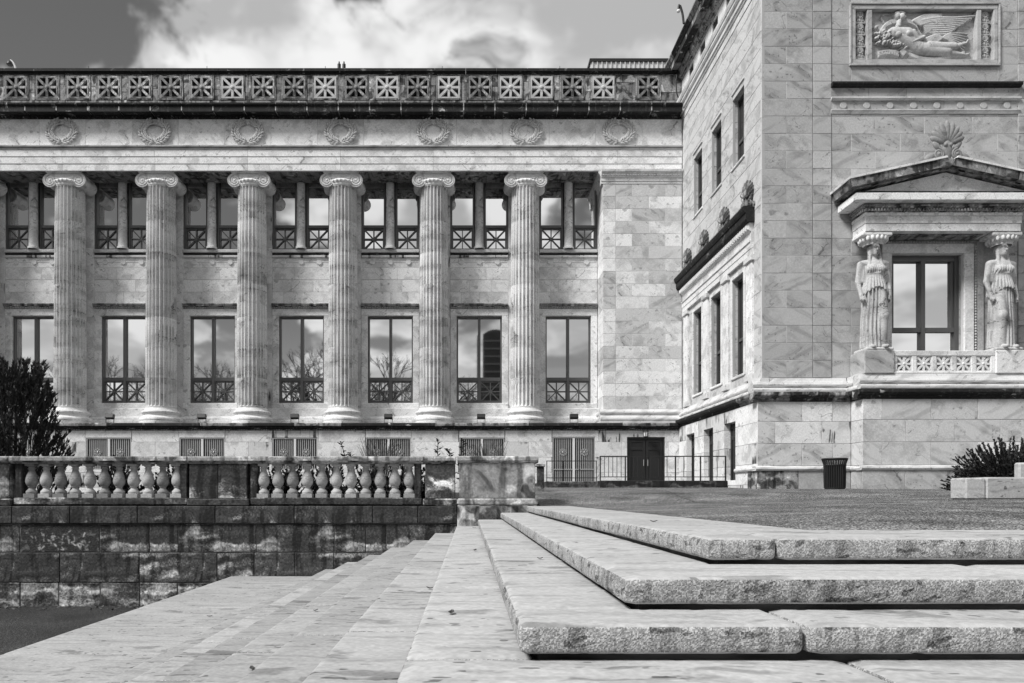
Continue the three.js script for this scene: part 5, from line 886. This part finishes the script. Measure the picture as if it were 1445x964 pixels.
// ------------------------------------------------------------------ floodlights on the ledge, things on the roof
{
  const proto = (x) => {
    const t = thing('floodlight', 'small black floodlight box on the ledge below a tall window', 'floodlight', [x, 6.0, -35.0], 'floodlights along the ledge between the columns');
    add(t, 'housing', blockGeo(0.40, 0.22, 0.20, 0.02), M.metal, [x, 6.31, -35.0]).rotation.x = -0.35; add(t, 'lens', new THREE.BoxGeometry(0.34, 0.17, 0.01), M.glassDark, [x, 6.355, -35.11]).rotation.x = -0.35;
    add(t, 'bracket', join([box(-0.20, -0.18, 0.002, 0.30, -0.02, 0.02), box(0.18, 0.20, 0.002, 0.30, -0.02, 0.02), box(-0.18, 0.18, 0.002, 0.02, -0.02, 0.02)]), M.metal, [x, 6.0, -35.0]); return t;
  };
  const first = proto(X(155, 35)); for (const p of [23, 285, 416, 548, 679, 810]) { const c = first.clone(); c.name = numbered('floodlight'); c.position.x = X(p, 35); scene.add(c); }
  const rod1 = (p, h) => solo('lightning_rod', rod([0, -0.1, 0], [0, h, 0], 0.014, 5), M.metal, [X(p, 36.2), 23.5, -36.2], 'thin upright lightning rod on the roof coping', 'lightning rod', 'lightning rods along the roof edge');
  for (const p of [125, 292, 459, 624, 790]) rod1(p, 0.32);
  const cx = X(14, 36.2), cam = thing('roof_lamp', 'white curved arm with a dark lamp head on the parapet roof', 'lamp', [X(22, 36.2), 23.5, -36.2]);
  add(cam, 'arm', tube([[X(22, 36.2), 23.45, -36.2], [X(21.5, 36.2), 23.75, -36.2], [X(18, 36.2), 24.02, -36.2], [X(14.5, 36.2), 24.12, -36.2]], 0.04, 14, 6), M.lampGlass); add(cam, 'head', projUV(new THREE.LatheGeometry([[0.0, 0.10], [0.07, 0.08], [0.11, 0.0], [0.15, -0.10], [0.12, -0.14], [0, -0.15]].map((q) => new THREE.Vector2(...q)), 14)), M.metal, [X(13.5, 36.2), 24.0, -36.2]);
  const dx = X(482, 36.2), dl = thing('roof_lamp', 'pair of small dark lamp canisters on stems above the parapet', 'lamp', [dx, 23.5, -36.2]);
  for (const s of [-1, 1]) { add(dl, 'canister', new THREE.CylinderGeometry(0.085, 0.085, 0.26, 12), M.metal, [dx + s * 0.12, 23.78, -36.2]); add(dl, 'stem', rod([0, -0.02, 0], [0, 0.16, 0], 0.025, 6), M.lampGlass, [dx + s * 0.10, 23.5, -36.2]); add(dl, 'fin', rod([0, 0, 0], [0, 0.14, 0], 0.035, 6), M.metal, [dx + s * 0.12, 23.9, -36.2]); }
  // rooftop housing with standing seams
  const ph = thing('rooftop_housing', 'grey ribbed metal rooftop housing behind the parapet beside the pavilion', 'roof structure', [9.5, 23, -46]), q = (p) => X(p, 45);
  add(ph, 'wall', projUV(box(q(834), q(960), 23.0, 29.25, -50, -45)), M.coping); add(ph, 'edge_cap', box(q(832), q(960), 29.25, 29.45, -50.05, -44.93), M.metal); for (let k = 0; k < 20; k++) add(ph, 'seam', box(-0.03, 0.03, 24, 29.24, 0, 0.06), M.coping, [q(834) + 0.1 + k * 0.285, 0, -45]);
  // lamp arm over the pavilion eave
  const ea = thing('eave_lamp', 'dark drooping lamp arm reaching out from the pavilion eave', 'lamp', [9.7, 23.6, -32.5]); add(ea, 'arm', tube([[9.62, 23.60, -32.6], [9.55, 24.1, -32.6], [9.42, 24.45, -32.6], [9.38, 24.20, -32.6]].map((p) => p), 0.05, 14, 6), M.metal); add(ea, 'head', new THREE.SphereGeometry(0.08, 10, 8), M.lampGlass, [9.38, 24.16, -32.6]);
}
// ------------------------------------------------------------------ planting
function leafPile(n, place, len, wid, q, bend = 0.25) {     // n blades; place(q) gives [x, y, z, dirx, diry, dirz]
  const pos = [], idx = [], col = []; const d = new THREE.Vector3(), s = new THREE.Vector3(), u = new THREE.Vector3();
  for (let i = 0; i < n; i++) {
    const [x, y, z, dx, dy, dz] = place(q, i); d.set(dx, dy, dz).normalize(); u.set(q() - 0.5, q() - 0.5, q() - 0.5).normalize(); s.crossVectors(d, u).normalize(); u.crossVectors(s, d);
    const tint = 0.45 + 1.9 * q() ** 2; for (let k = 0; k < 4; k++) col.push(tint, tint, tint); const L = len * (0.6 + 0.8 * q()), W = wid * (0.6 + 0.8 * q()), b = pos.length / 3, m = 0.45;
    pos.push(x, y, z, x + d.x * L * m + s.x * W + u.x * L * 0.08, y + d.y * L * m + s.y * W + u.y * L * 0.08, z + d.z * L * m + s.z * W + u.z * L * 0.08, x + d.x * L * m - s.x * W + u.x * L * 0.08, y + d.y * L * m - s.y * W + u.y * L * 0.08, z + d.z * L * m - s.z * W + u.z * L * 0.08, x + d.x * L, y + d.y * L - bend * L * 0.3, z + d.z * L);
    idx.push(b, b + 1, b + 2, b + 1, b + 3, b + 2);
  }
  const g = new THREE.BufferGeometry(); g.setAttribute('position', new THREE.Float32BufferAttribute(pos, 3)); g.setAttribute('color', new THREE.Float32BufferAttribute(col, 3)); g.setIndex(idx); g.computeVertexNormals(); return g;
}
function shoots(n, tip, q, len, dens, leafLen, leafWid, spread) {  // upright leafy shoots: stems and foliage
  const stems = [], tips = [];
  for (let i = 0; i < n; i++) { const [a, b] = tip(q, i); tips.push([a, b]); stems.push(tube([a, [(a[0] + b[0]) / 2 + (q() - 0.5) * 0.06, (a[1] + b[1]) / 2, (a[2] + b[2]) / 2 + (q() - 0.5) * 0.06], b], 0.008, 4, 3)); }
  const fol = leafPile(n * dens, (qq, i) => { const [a, b] = tips[Math.floor(i / dens)], t = 1 - Math.pow(qq(), 1.4) * len; const dx = b[0] - a[0], dy = b[1] - a[1], dz = b[2] - a[2], an = qq() * 6.283; return [a[0] + dx * t, a[1] + dy * t, a[2] + dz * t, dx + Math.cos(an) * spread, dy + 0.2, dz + Math.sin(an) * spread]; }, leafLen, leafWid, q);
  return [join(stems), fol];
}
{
  const q = rng(31);
  // big evergreen at the left behind the balustrade
  const d = 18.6, tx = X(22, d), t = thing('evergreen_shrub', 'large spiky dark evergreen shrub rising above the balustrade', 'shrub', [tx, 2.4, -d]);
  const outline = (h) => 1.75 - 1.05 * Math.pow(h, 1.1);   // half-width against height 0..1
  const [st, fo] = shoots(560, (r) => { const h = 0.04 + 0.96 * Math.pow(r(), 0.85), an = r() * 6.283, w = outline(h) * Math.sqrt(0.25 + 0.75 * r()), y = 2.45 + h * 3.45, x = Math.cos(an) * w, z = Math.sin(an) * w * 0.8, L = 0.5 + 0.35 * r(); return [[tx + x * 0.75, y - L * 0.8, -d + z * 0.75], [tx + x + (r() - 0.5) * 0.2, y, -d + z]]; }, q, 0.95, 46, 0.13, 0.014, 0.34);
  add(t, 'foliage', fo, M.leaf, [0, 0, 0]); add(t, 'shoots', st, M.bark); add(t, 'trunk', join([0, 1, 2, 3, 4].map((k) => rod([tx + (k - 2) * 0.1, 2.35, -d], [tx + (k - 2) * 0.45, 4.6 - Math.abs(k - 2) * 0.4, -d + (k % 2) * 0.3], 0.06, 6, 0.02))), M.bark);
  // shrub on the right behind the planter kerb
  const d2 = 14.3, sx = X(1425, d2), s2 = thing('leafy_shrub', 'dark rounded shrub of upright twigs behind the planter kerb', 'shrub', [sx, 2.5, -d2]);
  const [st2, fo2] = shoots(620, (r) => { const an = r() * 6.283, el = Math.acos(1 - r() * 1.05), R0 = 0.55 + 0.45 * r(), x = Math.cos(an) * Math.sin(el) * 1.30 * R0, z = Math.sin(an) * Math.sin(el) * 0.8 * R0, y = 2.62 + Math.max(0, Math.cos(el)) * 1.05 * R0; return [[sx + x * 0.35, 2.5 + (y - 2.5) * 0.25, -d2 + z * 0.35], [sx + x, y, -d2 + z]]; }, q, 0.75, 46, 0.05, 0.017, 0.45);
  add(s2, 'foliage', fo2, M.leaf); add(s2, 'twigs', st2, M.bark);
  // dark bushes seen through the balusters
  [-8.6, -7.4, -6.1, -4.6, -3.5, -2.4, -1.4].forEach((x, i) => {
    const bd = 18.0 + (i % 3) * 0.35, b = thing('low_bush', 'low dark bush in the bed directly behind the balusters', 'shrub', [x, 2.4, -bd], 'low bushes behind the balusters');
    const hh = 0.80 + 0.22 * q(); const [s3, f3] = shoots(95, (r) => { const an = r() * 6.283, el = Math.acos(1 - r()), R0 = 0.5 + 0.5 * r(), dx = Math.cos(an) * Math.sin(el) * 0.72 * R0, dz = Math.sin(an) * Math.sin(el) * 0.5 * R0, y = 2.5 + Math.cos(el) * hh * R0; return [[x + dx * 0.4, 2.42, -bd + dz * 0.4], [x + dx, y, -bd + dz]]; }, q, 0.9, 22, 0.10, 0.03, 0.5);
    add(b, 'foliage', f3, M.leaf); add(b, 'twigs', s3, M.bark);
  });
  // dry grasses and seed stalks over the rail
  const tuft = (px, dd, h, n, lab, spread, mat, w) => { const x = X(px, dd), g = thing('grass_tuft', lab, 'grass', [x, 2.4, -dd]); const L = []; for (let k = 0; k < n; k++) { const an = q() * 6.283, o = spread * Math.sqrt(q()), hh = h * (0.65 + 0.4 * q()); L.push(tube([[x + Math.cos(an) * o * 0.2, 2.35, -dd], [x + Math.cos(an) * o * 0.5, 2.4 + hh * 0.55, -dd + Math.sin(an) * o * 0.3], [x + Math.cos(an) * o, 2.4 + hh, -dd + Math.sin(an) * o * 0.5]], w, 5, 3)); } add(g, 'blades', join(L), mat); return g; };
  tuft(535, 19.5, 1.62, 150, 'fine dry grass tuft standing over the rail beside a grilled window', 0.65, M.stalk, 0.0042); tuft(688, 20.0, 1.55, 170, 'dense dry grass tuft growing in front of the grilled window above the end pedestal', 0.62, M.stalk, 0.0042); tuft(345, 19.5, 1.0, 60, 'short dry grass tuft behind the broad balustrade pier', 0.5, M.stalk, 0.0042);
  const stalk = (px, dd, h, lab, lean) => { const x = X(px, dd), g = thing('leafy_stalk', lab, 'plant', [x, 2.4, -dd]); const pt = []; for (let k = 0; k <= 5; k++) pt.push([x + lean * (k / 5) ** 1.6, 2.35 + h * k / 5, -dd]); add(g, 'stem', tube(pt, 0.010, 12, 4), M.bark); add(g, 'leaves', leafPile(46, (r) => { const t = 0.3 + 0.7 * r(), an = r() * 6.283; return [x + lean * t ** 1.6, 2.35 + h * t, -dd, Math.cos(an), 0.35 + r() * 0.6, Math.sin(an)]; }, 0.13, 0.022, q), M.leaf); };
  stalk(497, 18.6, 1.50, 'leaning leafy stalk with dark drooping leaves above the balusters', -0.28); stalk(506, 18.4, 1.25, 'shorter leafy stalk beside the leaning one above the balusters', -0.22);
  stalk(617, 18.8, 1.62, 'tall thin stalk with sparse leaves against the pale basement wall', 0.02); stalk(640, 18.8, 1.35, 'low sparse stalk beside the end pedestal and the pale wall', -0.12); stalk(648, 18.7, 1.55, 'thin curved stalk rising just behind the end pedestal cap', 0.10);
  // litter caught along the foot of the slab and the wall
  { const n = 420, g = new THREE.PlaneGeometry(0.06, 0.03).rotateX(-Math.PI / 2), im = new THREE.InstancedMesh(g, std(0.09, { side: THREE.DoubleSide }), n), mt = new THREE.Matrix4(), e = new THREE.Euler(), qt = new THREE.Quaternion();
    for (let k = 0; k < n; k++) { const along = q(), wall = k % 3 === 0, x = wall ? -11 + along * 5.6 : -5.52 - q() ** 2 * 0.9, z = wall ? -16.46 + q() ** 2 * 0.5 : -16.4 + along * 9; e.set((q() - 0.5) * 0.9, q() * 6.3, (q() - 0.5) * 0.9); mt.compose(new THREE.Vector3(x, 0.018 + q() * 0.015, z), qt.setFromEuler(e), new THREE.Vector3(1, 1, 1).multiplyScalar(0.5 + q())); im.setMatrixAt(k, mt); }
    im.name = 'leaf_litter'; im.userData = { label: 'dry leaf litter along the slab edge on dark ground', category: 'leaf litter', kind: 'stuff' }; im.castShadow = im.receiveShadow = true; scene.add(im); }
  // fallen leaves on the treads
  const leafG = (() => { const g = new THREE.PlaneGeometry(0.07, 0.035, 4, 2).rotateX(-Math.PI / 2), p = g.attributes.position; for (let i = 0; i < p.count; i++) { const u = p.getX(i) / 0.035; p.setY(i, 0.010 * u * u + 0.004 + 0.006 * Math.abs(p.getZ(i)) / 0.0175); p.setZ(i, p.getZ(i) * (1 - u * u * 0.85)); } g.computeVertexNormals(); return g; })();
  const lm = std(0.05, { side: THREE.DoubleSide });
  for (const [x, y, dd] of [[-0.35, 1.655, 6.6], [-1.55, 1.329, 7.4], [-1.45, 1.329, 4.9], [-0.10, 1.818, 4.2], [0.60, 1.968, 6.1], [-2.9, 1.003, 15.2], [-2.4, 1.166, 15.6], [0.12, 1.818, 15.4], [-3.9, 0.677, 11], [1.6, 2.269, 6.3], [0.08, 1.818, 9.0]]) { const m = solo('fallen_leaf', leafG, lm, [x, y + 0.004, -dd], 'small dry fallen leaf lying on the stone treads', 'leaf', 'fallen leaves on the steps'); m.rotation.y = q() * 6; m.scale.setScalar(0.7 + q() * 0.6); }
}
// ------------------------------------------------------------------ behind the camera: what the windows mirror
{
  const q = rng(77);
  function bareTree() {
    const trunk = [], twig = [];
    const grow = (p, dir, len, r, lev) => {
      const e = p.clone().addScaledVector(dir, len), g = rod(p.toArray(), e.toArray(), r, lev < 2 ? 7 : lev < 4 ? 4 : 3, r * 0.66); (lev < 2 ? trunk : twig).push(g);
      if (lev >= 6) return; const n = lev === 0 ? 5 : lev < 5 ? 3 : 4;
      for (let k = 0; k < n; k++) { const a = q() * 6.283, t = 0.30 + 0.35 * q(), ax = new THREE.Vector3(Math.cos(a), 0, Math.sin(a)).cross(dir).normalize(); const nd = dir.clone().applyAxisAngle(ax.lengthSq() ? ax : new THREE.Vector3(1, 0, 0), t * (k === 0 && lev < 3 ? 0.5 : 1.3)); nd.y += 0.10; grow(e.clone().addScaledVector(dir, -len * 0.35 * (k / n)), nd.normalize(), len * (0.62 + 0.16 * q()), r * 0.62, lev + 1); }
    };
    grow(new THREE.Vector3(0, 0, 0), new THREE.Vector3(0, 1, 0), 5.6, 0.32, 0); return [join(trunk), join(twig)];
  }
  const [tk, tw] = bareTree(); tw.computeBoundingBox(); const th = tw.boundingBox.max.y;
  const spots = [[-66, 30, 19.0], [-53, 29, 22.5], [-42, 32, 22.5], [-34, 28, 21.5], [-25, 31, 24.0], [-19, 27, 23.5], [-10.5, 30, 23.5], [-2, 31, 20.5], [16, 44, 19.5], [-75, 34, 20]];
  spots.forEach(([x, z, h]) => { const t = thing('bare_tree', 'leafless tree across the ground facing the museum windows', 'tree', [x, 0, z], 'bare trees mirrored in the museum windows'); add(t, 'trunk', tk, M.bark, [x, 0, z]); add(t, 'crown', tw, M.bark, [x, 0, z]); t.scale.setScalar(h / th); t.rotation.y = q() * 6; });
  const tower = thing('distant_tower', 'tall dark tower with a rounded top mirrored in a window', 'building', [10, 0, 230]);
  const s = new THREE.Shape(); s.moveTo(-5.2, 0); s.lineTo(5.2, 0); s.lineTo(5.2, 70); s.quadraticCurveTo(0, 74, -5.2, 70); s.closePath();
  add(tower, 'shaft', projUV(new THREE.ExtrudeGeometry(s, { depth: 10, bevelEnabled: false })), M.bark, [10, 0, 230]); for (let k = 0; k < 20; k++) add(tower, 'floor_band', box(-5.3, 5.3, 0, 0.7, -0.3, 0), M.bronze, [10, 6 + k * 3.2, 230]);
}
renderer.render(scene, camera);
